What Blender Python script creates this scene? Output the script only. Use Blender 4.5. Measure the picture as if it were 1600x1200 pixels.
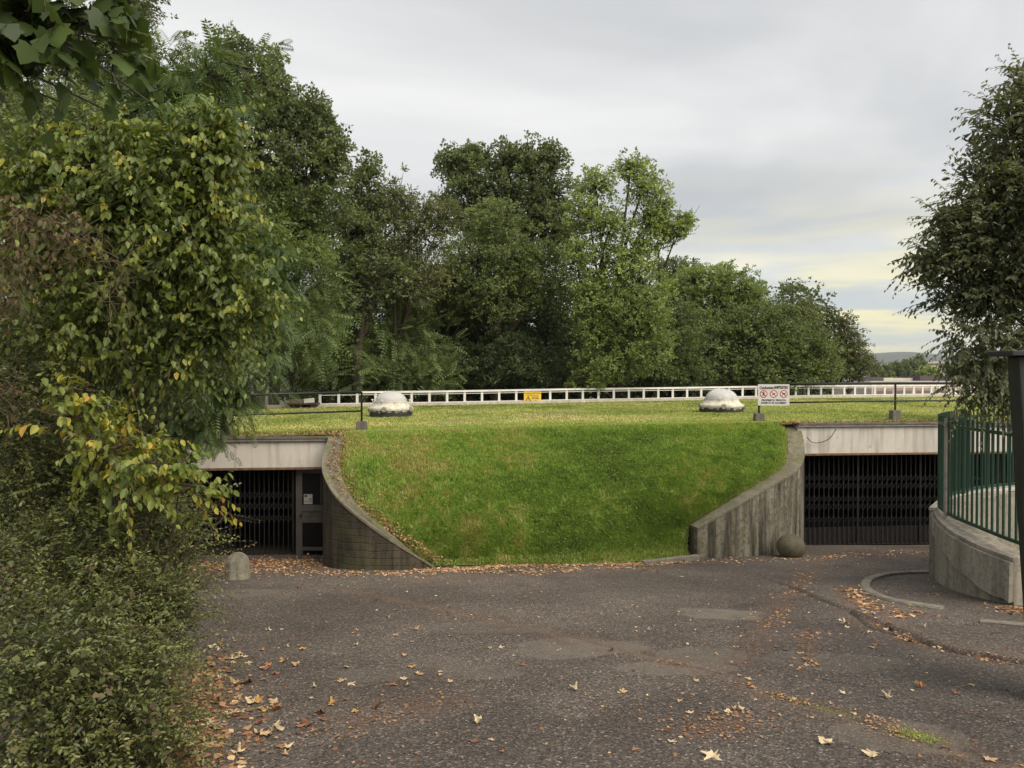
import bpy, bmesh, math, random
import numpy as np
from mathutils import Vector, Matrix
R = math.radians
for o in list(bpy.data.objects): bpy.data.objects.remove(o)
S = bpy.context.scene
COL = S.collection
F = 1180.0; CX = 800.0; HZ = 587.0; CZ = 4.0

# ------------------------------------------------------------ camera
cam = bpy.data.objects.new('camera', bpy.data.cameras.new('camera')); COL.objects.link(cam)
cam.location = (0, 0, CZ); cam.rotation_euler = (R(90 - 0.631), 0, 0)
cam.data.sensor_width = 36; cam.data.lens = 36 * F / 1600
cam.data.clip_start = 0.05; cam.data.clip_end = 12000
S.camera = cam

# ------------------------------------------------------------ sky and sun
SUN_EL, SUN_AZ = 46.0, 138.0          # azimuth clockwise from +Y (view direction)
W = bpy.data.worlds.new('World'); S.world = W; W.use_nodes = True
nt = W.node_tree; nt.nodes.clear()
def N(nt, t, **kw):
    n = nt.nodes.new(t)
    for k, v in kw.items():
        if k in n.inputs.keys() if isinstance(k, str) else False: n.inputs[k].default_value = v
        else: setattr(n, k, v)
    return n
L = nt.links.new
sky = N(nt, 'ShaderNodeTexSky', sky_type='NISHITA', sun_disc=False, sun_elevation=R(SUN_EL), sun_rotation=R(SUN_AZ))
tc = N(nt, 'ShaderNodeTexCoord'); sep = N(nt, 'ShaderNodeSeparateXYZ'); L(tc.outputs['Generated'], sep.inputs[0])
def M(nt, op, a, b=None, c=None, clamp=False):
    n = nt.nodes.new('ShaderNodeMath'); n.operation = op; n.use_clamp = clamp
    for i, v in enumerate((a, b, c)):
        if v is None: continue
        if isinstance(v, (int, float)): n.inputs[i].default_value = v
        else: nt.links.new(v, n.inputs[i])
    return n.outputs[0]
def ramp(nt, fac, pts, interp='LINEAR'):
    n = nt.nodes.new('ShaderNodeValToRGB'); cr = n.color_ramp; cr.interpolation = interp
    while len(cr.elements) < len(pts): cr.elements.new(0.5)
    for e, (p, c) in zip(cr.elements, pts):
        e.position = p; e.color = (*c, 1) if not isinstance(c, (int, float)) else (c, c, c, 1)
    if fac is not None: nt.links.new(fac, n.inputs[0])
    return n.outputs[0]
def mix(nt, f, a, b, bt='MIX'):
    n = nt.nodes.new('ShaderNodeMix'); n.data_type = 'RGBA'; n.blend_type = bt
    for k, s, v in ((0, n.inputs[0], f), (1, n.inputs[6], a), (1, n.inputs[7], b)):
        if isinstance(v, (int, float)): s.default_value = (v, v, v, 1) if k else v
        elif isinstance(v, tuple): s.default_value = (*v, 1)
        else: nt.links.new(v, s)
    return n.outputs[2]
el = M(nt, 'MAXIMUM', sep.outputs[2], 0.0)
den = M(nt, 'ADD', el, 0.16)
px_ = M(nt, 'DIVIDE', sep.outputs[0], den); py_ = M(nt, 'DIVIDE', sep.outputs[1], den)
cmb = N(nt, 'ShaderNodeCombineXYZ'); L(px_, cmb.inputs[0]); L(py_, cmb.inputs[1])
mp = N(nt, 'ShaderNodeMapping'); mp.inputs['Rotation'].default_value = (0, 0, R(-38)); mp.inputs['Scale'].default_value = (0.9, 1.15, 1)
mp.inputs['Location'].default_value = (2.3, 0.7, 0); L(cmb.outputs[0], mp.inputs[0])
n1 = N(nt, 'ShaderNodeTexNoise'); n1.inputs['Scale'].default_value = 0.9; n1.inputs['Detail'].default_value = 7; n1.inputs['Roughness'].default_value = 0.48
n1.inputs['Distortion'].default_value = 0.5; L(mp.outputs[0], n1.inputs[0])
cloud = ramp(nt, n1.outputs[0], [(0.30, (0.44, 0.45, 0.462)), (0.44, (0.52, 0.525, 0.528)), (0.56, (0.64, 0.64, 0.635)), (0.70, (0.80, 0.79, 0.765))])
# whiter high to the left, warmer and thinner low to the right
leftw = M(nt, 'MULTIPLY', M(nt, 'SUBTRACT', 0.25, sep.outputs[0], clamp=True), 0.55, clamp=True)
cloud = mix(nt, leftw, cloud, (0.86, 0.845, 0.81))
ad = M(nt, 'SUBTRACT', sep.outputs[0], 0.50); ad = M(nt, 'MULTIPLY', ad, ad); ae = M(nt, 'SUBTRACT', el, 0.035); ae = M(nt, 'MULTIPLY', ae, ae)
gl = M(nt, 'ADD', M(nt, 'MULTIPLY', ad, 4.0), M(nt, 'MULTIPLY', ae, 70.0))
glow = M(nt, 'POWER', 2.718, M(nt, 'MULTIPLY', gl, -1.0))
mp2 = N(nt, 'ShaderNodeMapping'); mp2.inputs['Scale'].default_value = (5, 5, 42); L(tc.outputs['Generated'], mp2.inputs[0])
n2 = N(nt, 'ShaderNodeTexNoise'); n2.inputs['Scale'].default_value = 1.0; n2.inputs['Detail'].default_value = 6; n2.inputs['Distortion'].default_value = 0.6; L(mp2.outputs[0], n2.inputs[0])
warm = ramp(nt, n2.outputs[0], [(0.36, (0.54, 0.59, 0.59)), (0.47, (0.68, 0.68, 0.55)), (0.56, (0.96, 0.86, 0.44)), (0.68, (1.05, 0.93, 0.50))])
cloud = mix(nt, M(nt, 'MULTIPLY', glow, 1.0), cloud, warm)
bg1 = N(nt, 'ShaderNodeBackground'); bg1.inputs[1].default_value = 0.67; L(cloud, bg1.inputs[0])
bg2 = N(nt, 'ShaderNodeBackground'); bg2.inputs[1].default_value = 0.08; L(sky.outputs[0], bg2.inputs[0])
mx = N(nt, 'ShaderNodeMixShader'); mx.inputs[0].default_value = 0.08; L(bg1.outputs[0], mx.inputs[1]); L(bg2.outputs[0], mx.inputs[2])
wo = N(nt, 'ShaderNodeOutputWorld'); L(mx.outputs[0], wo.inputs[0])

sl = bpy.data.lights.new('sun', 'SUN'); sl.energy = 2.2; sl.angle = R(45); sl.color = (1.0, 0.91, 0.76)
so = bpy.data.objects.new('sun', sl); COL.objects.link(so)
sd = Vector((math.sin(R(SUN_AZ)) * math.cos(R(SUN_EL)), math.cos(R(SUN_AZ)) * math.cos(R(SUN_EL)), math.sin(R(SUN_EL))))
so.rotation_euler = sd.to_track_quat('Z', 'Y').to_euler(); so.location = sd * 50
S.view_settings.view_transform = 'Standard'; S.view_settings.look = 'None'; S.view_settings.gamma = 1; S.view_settings.exposure = 0.95
S.cycles.max_bounces = 6; S.cycles.diffuse_bounces = 3; S.cycles.transmission_bounces = 4; S.cycles.transparent_max_bounces = 6

# ------------------------------------------------------------ helpers
def P(px, py, d): return Vector(((px - CX) / F * d, d, CZ - (py - HZ) / F * d))
def gz(x, y): return max(2.4 - 0.134 * y, 0.02) if y > -6 else 2.4 + 0.134 * 6
def PG(px, py):                                   # a point of the sloping forecourt
    d = 1.6 / ((py - HZ) / F - 0.134); return Vector(((px - CX) / F * d, d, 2.4 - 0.134 * d))
def lawn_z(x): return 2.84 + 0.01 * max(-10, min(10, x))

def tag(o, label=None, cat=None, group=None, kind=None):
    if label: o['label'] = label
    if cat: o['category'] = cat
    if group: o['group'] = group
    if kind: o['kind'] = kind
    return o
def empty(name, loc, label, cat, group=None, rz=0):
    o = bpy.data.objects.new(name, None); COL.objects.link(o); o.location = loc; o.rotation_euler = (0, 0, rz)
    o.empty_display_size = 0.2
    return tag(o, label, cat, group)
def link(name, me, mat, parent=None, local=False):
    o = bpy.data.objects.new(name, me); COL.objects.link(o)
    if mat is not None and len(me.materials) == 0: me.materials.append(mat)
    if parent is not None:
        o.parent = parent
        if not local:                              # mesh given in world coordinates
            m = Matrix.LocRotScale(parent.location, parent.rotation_euler, None)
            q = parent.parent
            while q is not None:
                m = Matrix.LocRotScale(q.location, q.rotation_euler, None) @ m; q = q.parent
            me.transform(m.inverted())
    return o
class MB:
    def __init__(s): s.v = []; s.f = []
    def add(s, vs, fs):
        k = len(s.v); s.v += [tuple(v) for v in vs]; s.f += [tuple(i + k for i in f) for f in fs]; return s
    def box(s, a, b, rot=None, piv=None):
        x0, y0, z0 = a; x1, y1, z1 = b
        vs = [Vector(p) for p in ((x0,y0,z0),(x1,y0,z0),(x1,y1,z0),(x0,y1,z0),(x0,y0,z1),(x1,y0,z1),(x1,y1,z1),(x0,y1,z1))]
        if rot is not None:
            p = Vector(piv if piv else (0,0,0)); vs = [rot @ (v - p) + p for v in vs]
        return s.add(vs, [(0,3,2,1),(4,5,6,7),(0,1,5,4),(1,2,6,5),(2,3,7,6),(3,0,4,7)])
    def bar(s, a, b, w, h=None, up=(0,0,1)):        # rectangular bar between two points
        a = Vector(a); b = Vector(b); h = h or w; t = (b - a).normalized(); u = Vector(up)
        if abs(t.dot(u)) > 0.98: u = Vector((0, 1, 0))
        sx = t.cross(u).normalized() * w / 2; sz = sx.cross(t).normalized() * h / 2
        vs = [a-sx-sz, a+sx-sz, a+sx+sz, a-sx+sz, b-sx-sz, b+sx-sz, b+sx+sz, b-sx+sz]
        return s.add(vs, [(0,3,2,1),(4,5,6,7),(0,1,5,4),(1,2,6,5),(2,3,7,6),(3,0,4,7)])
    def tube(s, pts, rad, n=8, cap=True):
        pts = [Vector(p) for p in pts]; rr = rad if isinstance(rad, (list, tuple)) else [rad] * len(pts)
        vs = []; u = None
        for i, p in enumerate(pts):
            t = (pts[min(i+1, len(pts)-1)] - pts[max(i-1, 0)]).normalized()
            if u is None: u = t.orthogonal().normalized()
            u = (u - t * u.dot(t)).normalized(); w = t.cross(u)
            vs += [p + (u * math.cos(2*math.pi*k/n) + w * math.sin(2*math.pi*k/n)) * rr[i] for k in range(n)]
        fs = [(i*n+k, i*n+(k+1)%n, (i+1)*n+(k+1)%n, (i+1)*n+k) for i in range(len(pts)-1) for k in range(n)]
        if cap: fs += [tuple(range(n-1, -1, -1)), tuple(range((len(pts)-1)*n, len(pts)*n))]
        return s.add(vs, fs)
    def lathe(s, prof, c, n=32, sq=None):
        c = Vector(c); vs = []
        for r, z in prof:
            for k in range(n):
                a = 2*math.pi*k/n; q = 1
                vs.append(c + Vector((math.cos(a)*r*q, math.sin(a)*r*q, z)))
        fs = [(i*n+k, i*n+(k+1)%n, (i+1)*n+(k+1)%n, (i+1)*n+k) for i in range(len(prof)-1) for k in range(n)]
        return s.add(vs, fs)
    def mesh(s, name='m', smooth=False):
        me = bpy.data.meshes.new(name); me.from_pydata(s.v, [], s.f); me.validate(); me.update()
        if smooth: me.polygons.foreach_set('use_smooth', [True]*len(me.polygons))
        return me
    def build(s, name, mat, parent=None, smooth=False, bevel=0, local=False):
        o = link(name, s.mesh(name, smooth), mat, parent, local)
        if bevel:
            m = o.modifiers.new('bevel', 'BEVEL'); m.width = bevel; m.segments = 2; m.limit_method = 'ANGLE'
        return o
def npmesh(name, V, Fq, nper, tint=None, smooth=False, attrs=None):
    """V (n,3); Fq (m,nper)"""
    me = bpy.data.meshes.new(name); V = np.asarray(V, dtype=np.float32); Fq = np.asarray(Fq, dtype=np.int32)
    me.vertices.add(len(V)); me.vertices.foreach_set('co', V.ravel())
    me.loops.add(Fq.size); me.loops.foreach_set('vertex_index', Fq.ravel())
    me.polygons.add(len(Fq)); me.polygons.foreach_set('loop_start', np.arange(len(Fq), dtype=np.int32) * nper)
    me.polygons.foreach_set('loop_total', np.full(len(Fq), nper, dtype=np.int32))
    if smooth: me.polygons.foreach_set('use_smooth', np.ones(len(Fq), dtype=bool))
    me.update(calc_edges=True)
    at = dict(attrs or {})
    if tint is not None: at['tint'] = tint
    for k, a in at.items():
        x = me.attributes.new(k, 'FLOAT', 'POINT'); x.data.foreach_set('value', np.asarray(a, dtype=np.float32))
    return me

# ------------------------------------------------------------ materials
def newmat(name):
    m = bpy.data.materials.new(name); m.use_nodes = True; t = m.node_tree; t.nodes.clear()
    out = t.nodes.new('ShaderNodeOutputMaterial'); b = t.nodes.new('ShaderNodeBsdfPrincipled'); t.links.new(b.outputs[0], out.inputs[0])
    return m, t, b, out
def noise(t, scale, detail=5, vec=None, sc=None, rough=0.55, dist=0):
    n = t.nodes.new('ShaderNodeTexNoise'); n.inputs['Scale'].default_value = scale; n.inputs['Detail'].default_value = detail
    n.inputs['Roughness'].default_value = rough; n.inputs['Distortion'].default_value = dist
    g = t.nodes.new('ShaderNodeTexCoord'); v = g.outputs['Object']
    if sc:
        mp = t.nodes.new('ShaderNodeMapping'); mp.inputs['Scale'].default_value = sc; t.links.new(v, mp.inputs[0]); v = mp.outputs[0]
    t.links.new(v, n.inputs[0]); return n.outputs[0]
def bump(t, b, h, st=0.3, dist=0.01):
    n = t.nodes.new('ShaderNodeBump'); n.inputs['Strength'].default_value = st; n.inputs['Distance'].default_value = dist
    t.links.new(h, n.inputs['Height']); t.links.new(n.outputs[0], b.inputs['Normal'])
def plain(name, c, rough=0.6, metal=0, var=0.25, scale=6, bmp=0.15, spec=0.4):
    m, t, b, o = newmat(name); f = noise(t, scale, 6); c2 = tuple(x*(1-var) for x in c); c3 = tuple(min(1, x*(1+var*0.6)) for x in c)
    t.links.new(ramp(t, f, [(0.3, c2), (0.55, c), (0.75, c3)]), b.inputs['Base Color'])
    b.inputs['Roughness'].default_value = rough; b.inputs['Metallic'].default_value = metal; b.inputs['Specular IOR Level'].default_value = spec
    if bmp: bump(t, b, noise(t, scale*12, 4), bmp, 0.004)
    return m
LG = 2.1
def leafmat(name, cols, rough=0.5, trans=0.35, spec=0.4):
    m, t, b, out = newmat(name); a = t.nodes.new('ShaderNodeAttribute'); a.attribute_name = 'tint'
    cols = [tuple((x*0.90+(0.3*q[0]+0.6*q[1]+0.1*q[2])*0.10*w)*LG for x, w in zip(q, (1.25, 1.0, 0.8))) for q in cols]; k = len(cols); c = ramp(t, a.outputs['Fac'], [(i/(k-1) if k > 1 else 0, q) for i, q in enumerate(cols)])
    t.links.new(c, b.inputs['Base Color']); b.inputs['Roughness'].default_value = rough; b.inputs['Specular IOR Level'].default_value = spec
    tr = t.nodes.new('ShaderNodeBsdfTranslucent'); ms = t.nodes.new('ShaderNodeMixShader'); ms.inputs[0].default_value = trans
    c2 = mix(t, 1.0, c, (1.2, 1.12, 0.55), 'MULTIPLY'); t.links.new(c2, tr.inputs[0])
    t.links.new(b.outputs[0], ms.inputs[1]); t.links.new(tr.outputs[0], ms.inputs[2]); t.links.new(ms.outputs[0], out.inputs[0])
    return m
def concrete(name, base, dark, streak=0.6, boards=False, moss=None, rough=0.9, cover=0.5):
    m, t, b, o = newmat(name)
    big = noise(t, 1.7, 6); fine = noise(t, 14, 6); st = noise(t, 1.0, 5, sc=(5.5, 5.5, 0.45), rough=0.65)
    c = ramp(t, big, [(0.3, tuple(x*0.72 for x in base)), (0.7, base)])
    c = mix(t, M(t, 'MULTIPLY', ramp(t, st, [(cover-0.09, 0.0), (cover+0.1, 1.0)]), streak), c, dark)
    c = mix(t, M(t, 'MULTIPLY', ramp(t, fine, [(0.5, 0.0), (0.62, 1.0)]), 0.35), c, tuple(x*0.6 for x in dark))
    if moss:
        c = mix(t, M(t, 'MULTIPLY', ramp(t, noise(t, 3.5, 6, rough=0.7), [(0.48, 0.0), (0.6, 1.0)]), 0.65), c, moss)
    h = noise(t, 30, 6)
    if boards:
        w = t.nodes.new('ShaderNodeTexWave'); w.wave_type = 'BANDS'; w.bands_direction = 'Z'; w.inputs['Scale'].default_value = 2.6
        w.inputs['Distortion'].default_value = 2.5; w.inputs['Detail Scale'].default_value = 1.0
        g = t.nodes.new('ShaderNodeTexCoord'); t.links.new(g.outputs['Object'], w.inputs[0])
        seam = ramp(t, w.outputs['Color'], [(0.0, 1.0), (0.07, 0.0)]); c = mix(t, M(t, 'MULTIPLY', seam, M(t, 'MULTIPLY', ramp(t, big, [(0.4, 0.0), (0.6, 1.0)]), 0.45)), c, tuple(x*0.5 for x in dark))
        h = M(t, 'SUBTRACT', h, M(t, 'MULTIPLY', seam, 0.8))
    t.links.new(c, b.inputs['Base Color']); b.inputs['Roughness'].default_value = rough; b.inputs['Specular IOR Level'].default_value = 0.2
    bump(t, b, h, 0.5, 0.015)
    return m

m_wall_l = concrete('shaded_weathered_concrete_left', (0.105, 0.088, 0.064), (0.028, 0.025, 0.02), 0.85, True, (0.07, 0.075, 0.03))  # base colour darkened for shade on this wall; streaks and moss are stains
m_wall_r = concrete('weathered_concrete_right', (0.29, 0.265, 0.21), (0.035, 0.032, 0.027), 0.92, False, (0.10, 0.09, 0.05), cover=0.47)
m_cap = concrete('mossy_concrete_cap', (0.24, 0.215, 0.165), (0.10, 0.09, 0.06), 0.5, False, (0.13, 0.13, 0.05))
m_conc = concrete('ramp_concrete', (0.34, 0.31, 0.255), (0.12, 0.105, 0.08), 0.55, False, None)
m_block = concrete('block_concrete', (0.22, 0.20, 0.17), (0.07, 0.06, 0.05), 0.5)
m_bollard = concrete('bollard_concrete', (0.34, 0.31, 0.25), (0.11, 0.10, 0.075), 0.6, cover=0.5)
m_ball = concrete('ball_concrete', (0.17, 0.15, 0.10), (0.08, 0.07, 0.05), 0.5)
m_kerb = concrete('kerb_concrete', (0.27, 0.245, 0.20), (0.13, 0.115, 0.09), 0.5)
m_fascia, t, b, o = newmat('painted_fascia')
c = ramp(t, noise(t, 0.8, 5), [(0.3, (0.50, 0.465, 0.415)), (0.7, (0.58, 0.545, 0.49))])
c = mix(t, M(t, 'MULTIPLY', ramp(t, noise(t, 1, 5, sc=(7, 7, 0.6)), [(0.50, 0.0), (0.68, 1.0)]), 0.55), c, (0.27, 0.235, 0.19))
c = mix(t, M(t, 'MULTIPLY', ramp(t, noise(t, 9, 6), [(0.62, 0.0), (0.7, 1.0)]), 0.5), c, (0.28, 0.24, 0.2))
t.links.new(c, b.inputs['Base Color']); b.inputs['Roughness'].default_value = 0.8; bump(t, b, noise(t, 20, 5), 0.2, 0.004)
m_coping = concrete('coping_concrete', (0.20, 0.185, 0.16), (0.08, 0.07, 0.055), 0.5, False, (0.12, 0.09, 0.04))
m_rust = plain('rusty_edge', (0.17, 0.10, 0.06), 0.8, var=0.5, scale=10)
m_iron = plain('dark_iron', (0.035, 0.032, 0.032), 0.55, 0.4, var=0.4, scale=14)
m_gate = plain('gate_steel', (0.028, 0.025, 0.025), 0.5, 0.5, var=0.4, scale=9)
m_rail = plain('black_green_rail', (0.02, 0.026, 0.024), 0.4, 0.3, var=0.3)
m_green = plain('green_fence_paint', (0.010, 0.042, 0.026), 0.4, 0, var=0.35, scale=5, spec=0.5)
m_post = plain('pale_post', (0.30, 0.27, 0.24), 0.7, 0, var=0.4, scale=7)
m_blackp, t, b, o = newmat('black_pillar')
c = ramp(t, noise(t, 2.2, 6, sc=(6, 6, 1)), [(0.3, (0.010, 0.010, 0.011)), (0.62, (0.020, 0.020, 0.021)), (0.8, (0.035, 0.034, 0.033))])
t.links.new(c, b.inputs['Base Color']); b.inputs['Roughness'].default_value = 0.55; bump(t, b, noise(t, 25, 5), 0.25, 0.004)
m_white = plain('white_rail_paint', (0.72, 0.70, 0.66), 0.55, 0, var=0.18, scale=2.5)
m_wkerb = concrete('white_kerb', (0.62, 0.57, 0.49), (0.34, 0.29, 0.23), 0.5)
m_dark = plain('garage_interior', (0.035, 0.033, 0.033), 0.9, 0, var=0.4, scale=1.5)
m_paper = plain('paper', (0.62, 0.62, 0.60), 0.8, 0, var=0.05)
m_ink = plain('black_ink', (0.015, 0.015, 0.015), 0.7, 0, var=0.1, bmp=0)
m_red = plain('red_ink', (0.42, 0.02, 0.03), 0.6, 0, var=0.1, bmp=0)
m_pink = plain('sign_field', (0.66, 0.60, 0.58), 0.6, 0, var=0.05, bmp=0)
m_signw = plain('sign_white', (0.60, 0.585, 0.555), 0.45, 0, var=0.1, scale=4, bmp=0)
m_yel = plain('sign_yellow', (0.80, 0.55, 0.07), 0.5, 0, var=0.12, scale=5, bmp=0)
m_bark = concrete('bark', (0.11, 0.09, 0.065), (0.04, 0.034, 0.026), 0.7)
m_twig = plain('twig_bark', (0.085, 0.06, 0.04), 0.8, 0, var=0.4, scale=8)
m_skyl = concrete('skylight_skirt', (0.74, 0.70, 0.60), (0.36, 0.33, 0.26), 0.5, cover=0.52)
m_skyc, t, b, o = newmat('skylight_curb')
g = t.nodes.new('ShaderNodeTexCoord'); sp = t.nodes.new('ShaderNodeSeparateXYZ'); t.links.new(g.outputs['Object'], sp.inputs[0])
hh = M(t, 'ADD', sp.outputs[2], M(t, 'MULTIPLY', M(t, 'SUBTRACT', noise(t, 9, 5), 0.5), 0.22))
c = ramp(t, hh, [(0.09, (0.03, 0.03, 0.025)), (0.13, (0.07, 0.07, 0.055)), (0.15, (0.56, 0.53, 0.45)), (0.3, (0.66, 0.62, 0.53))])
t.links.new(c, b.inputs['Base Color']); b.inputs['Roughness'].default_value = 0.9
m_dome, t, b, o = newmat('acrylic_dome'); b.inputs['Base Color'].default_value = (0.62, 0.60, 0.58, 1); b.inputs['Roughness'].default_value = 0.22
b.inputs['Transmission Weight'].default_value = 0.35; b.inputs['IOR'].default_value = 1.2
t.links.new(ramp(t, noise(t, 1.5, 3), [(0.35, (0.66, 0.65, 0.65)), (0.7, (0.78, 0.76, 0.74))]), b.inputs['Base Color'])

# leaf greens
G_oak = leafmat('oak_leaves', [(0.028, 0.040, 0.018), (0.052, 0.073, 0.027), (0.080, 0.105, 0.038), (0.13, 0.155, 0.06)])
G_dark = leafmat('dark_leaves', [(0.020, 0.032, 0.015), (0.038, 0.056, 0.022), (0.058, 0.083, 0.030), (0.095, 0.12, 0.05)])
G_light = leafmat('light_leaves', [(0.055, 0.085, 0.022), (0.10, 0.14, 0.038), (0.15, 0.20, 0.058), (0.23, 0.26, 0.09)])
G_mid = leafmat('mid_leaves', [(0.038, 0.056, 0.020), (0.062, 0.088, 0.028), (0.098, 0.130, 0.040), (0.15, 0.175, 0.062)])
G_pin = leafmat('pinnate_leaves', [(0.022, 0.042, 0.014), (0.038, 0.066, 0.020), (0.064, 0.100, 0.028), (0.11, 0.15, 0.048)])
G_sum = leafmat('sumac_leaves', [(0.040, 0.065, 0.022), (0.065, 0.098, 0.032), (0.10, 0.14, 0.045), (0.16, 0.20, 0.075)])
G_dog = leafmat('dogwood_leaves', [(0.022, 0.038, 0.010), (0.048, 0.074, 0.015), (0.092, 0.120, 0.018), (0.17, 0.18, 0.022), (0.27, 0.21, 0.02), (0.28, 0.12, 0.015)], 0.42, 0.4, 0.4)
G_priv = leafmat('privet_leaves', [(0.017, 0.024, 0.007), (0.035, 0.046, 0.011), (0.064, 0.078, 0.018), (0.105, 0.115, 0.028), (0.17, 0.14, 0.045)], 0.36, 0.25, 0.5)
G_plane = leafmat('plane_leaves', [(0.014, 0.024, 0.009), (0.024, 0.042, 0.012), (0.042, 0.070, 0.015), (0.065, 0.105, 0.02)], 0.5, 0.45)
G_dead = leafmat('dead_leaves', [(0.022, 0.016, 0.009), (0.042, 0.030, 0.014), (0.065, 0.048, 0.022), (0.055, 0.062, 0.02), (0.045, 0.062, 0.018)], 0.8, 0.2)
G_brown = leafmat('brownish_leaves', [(0.032, 0.044, 0.016), (0.058, 0.070, 0.025), (0.085, 0.098, 0.035), (0.135, 0.122, 0.05)])
G_ever = leafmat('right_tree_leaves', [(0.034, 0.043, 0.022), (0.055, 0.068, 0.032), (0.082, 0.096, 0.046), (0.12, 0.135, 0.07)], 0.45, 0.4, 0.4)
G_far = leafmat('far_leaves', [(0.03, 0.045, 0.02), (0.05, 0.07, 0.025), (0.09, 0.11, 0.04), (0.13, 0.15, 0.05)])
G_grass = leafmat('grass_blades', [(0.058, 0.092, 0.020), (0.090, 0.146, 0.028), (0.125, 0.200, 0.036), (0.17, 0.25, 0.050), (0.25, 0.22, 0.10)], 0.7, 0.45, 0.15)
G_dry = leafmat('lawn_blades', [(0.075, 0.10, 0.02), (0.13, 0.165, 0.03), (0.19, 0.22, 0.05), (0.27, 0.25, 0.09), (0.33, 0.27, 0.13)], 0.6, 0.3, 0.3)
G_litter = leafmat('litter', [(0.05, 0.025, 0.014), (0.11, 0.052, 0.026), (0.18, 0.095, 0.045), (0.25, 0.155, 0.08), (0.33, 0.25, 0.15)], 0.8, 0.1, 0.2)

# ------------------------------------------------------------ leaf clouds
rng = np.random.default_rng(7)
def norm(a): return a / (np.linalg.norm(a, axis=-1, keepdims=True) + 1e-9)
def T_simple(): # 6 verts, 2 quads, folded and bent. x=length
    v = np.array([(0,0,0),(0.30,0.21,0.05),(0.68,0.19,0.03),(1,0,-0.10),(0.68,-0.19,0.03),(0.30,-0.21,0.05)])
    return v, np.array([(0,5,4,3),(0,3,2,1)])
def T_ovate():
    v = np.array([(0,0,0),(0.28,0.30,0.05),(0.68,0.24,0.02),(1,0,-0.16),(0.68,-0.24,0.02),(0.28,-0.30,0.05)])
    return v, np.array([(0,5,4,3),(0,3,2,1)])
def rhomb(o, a, n, ln, w):
    o, a, n = map(np.array, (o, a, n)); s = np.cross(n, a); s = s/np.linalg.norm(s)
    return [o, o + a*ln*0.45 + s*w, o + a*ln, o + a*ln*0.45 - s*w]
def T_frond(n=7, w=0.028, droop=0.25, ll=0.24):
    V = []; Q = []
    for i in range(n):
        t = 0.22 + 0.74*i/(n-1); l = ll*(1 - 0.55*abs(t-0.5)*1.3)
        for s in (-1, 1):
            o = (t, 0, -droop*t*t); a = np.array((0.38, s*0.9, -0.18 - 0.2*t)); a = a/np.linalg.norm(a)
            k = len(V); V += rhomb(o, a, (0.1, 0, 1), l, w); Q.append((k, k+1, k+2, k+3))
    k = len(V); V += rhomb((0.96, 0, -droop), (0.9, 0, -0.4), (0.2, 0, 1), 0.16, w); Q.append((k, k+1, k+2, k+3))
    k = len(V); V += [np.array(p) for p in ((0,0.006,0),(0,-0.006,0),(0.97,-0.004,-droop*0.94),(0.97,0.004,-droop*0.94))]; Q.append((k,k+1,k+2,k+3))
    return np.array(V), np.array(Q)
def T_cluster(k, seed, spread=0.9, w=0.16):
    r = np.random.default_rng(seed); V = []; Q = []
    for i in range(k):
        a = norm(np.array((0.5 + r.normal()*0.3, r.normal()*spread, r.normal()*spread*0.6))); o = np.array((r.uniform(0, 0.7), r.uniform(-0.25, 0.25), r.uniform(-0.2, 0.2)))
        n = norm(np.array((r.normal()*0.5, r.normal()*0.5, 1)))
        if abs(np.dot(n, a)) > 0.9: n = np.array((0, 1, 0.3))
        j = len(V); V += rhomb(o, a, n, r.uniform(0.4, 0.6), w*r.uniform(0.7, 1.15)); Q.append((j, j+1, j+2, j+3))
    return np.array(V), np.array(Q)
def T_palm():   # five-lobed plane leaf, quads around the leaf base
    out = [(0.02,0),(-0.04,0.26),(0.02,0.50),(0.24,0.42),(0.46,0.60),(0.56,0.36),(0.72,0.26),(1.0,0.0),(0.72,-0.26),(0.56,-0.36),(0.46,-0.60),(0.24,-0.42),(0.02,-0.50),(-0.04,-0.26)]
    V = [(x, y, -0.12*x*x - 0.18*abs(y)**1.5 + (0.03 if i % 2 else 0)) for i, (x, y) in enumerate(out)] + [(0.3, 0, 0.0)]
    c = 14; Q = [(c, out_i, (out_i+1) % 14, (out_i+2) % 14) for out_i in range(0, 14, 2)]
    return np.array(V, dtype=float), np.array(Q)
TS, TO, TP = [T_simple()], [T_ovate()], [T_palm()]
TF = [T_frond(6, 0.032, d) for d in (0.1, 0.3, 0.5)]
TFN = [T_frond(9, 0.030, d, 0.26) for d in (0.1, 0.25, 0.45)]
TC = [T_cluster(6, s) for s in range(5)]
TCF = [T_cluster(5, 20+s, 0.7, 0.10) for s in range(4)]
def leaves(pos, axis, nrm, size, tint, T, rg):
    """merge transformed templates -> V, Q, tint"""
    x = norm(axis); y = norm(np.cross(nrm, x)); z = np.cross(x, y)
    pick = rg.integers(0, len(T), len(pos)); VV = []; QQ = []; TT = []; base = 0
    for k, (tv, tq) in enumerate(T):
        i = np.where(pick == k)[0]
        if not len(i): continue
        s = size[i][:, None, None]
        v = pos[i][:, None, :] + s*(tv[None, :, 0:1]*x[i][:, None, :] + tv[None, :, 1:2]*y[i][:, None, :] + tv[None, :, 2:3]*z[i][:, None, :])
        q = tq[None] + (np.arange(len(i))*len(tv))[:, None, None] + base
        VV.append(v.reshape(-1, 3)); QQ.append(q.reshape(-1, 4)); TT.append(np.repeat(tint[i], len(tv))); base += len(i)*len(tv)
    return np.concatenate(VV), np.concatenate(QQ), np.concatenate(TT)
def cat(parts):
    V = []; Q = []; T = []; b = 0
    for v, q, t in parts: V.append(v); Q.append(q + b); T.append(t); b += len(v)
    return np.concatenate(V), np.concatenate(Q), np.concatenate(T)
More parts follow.
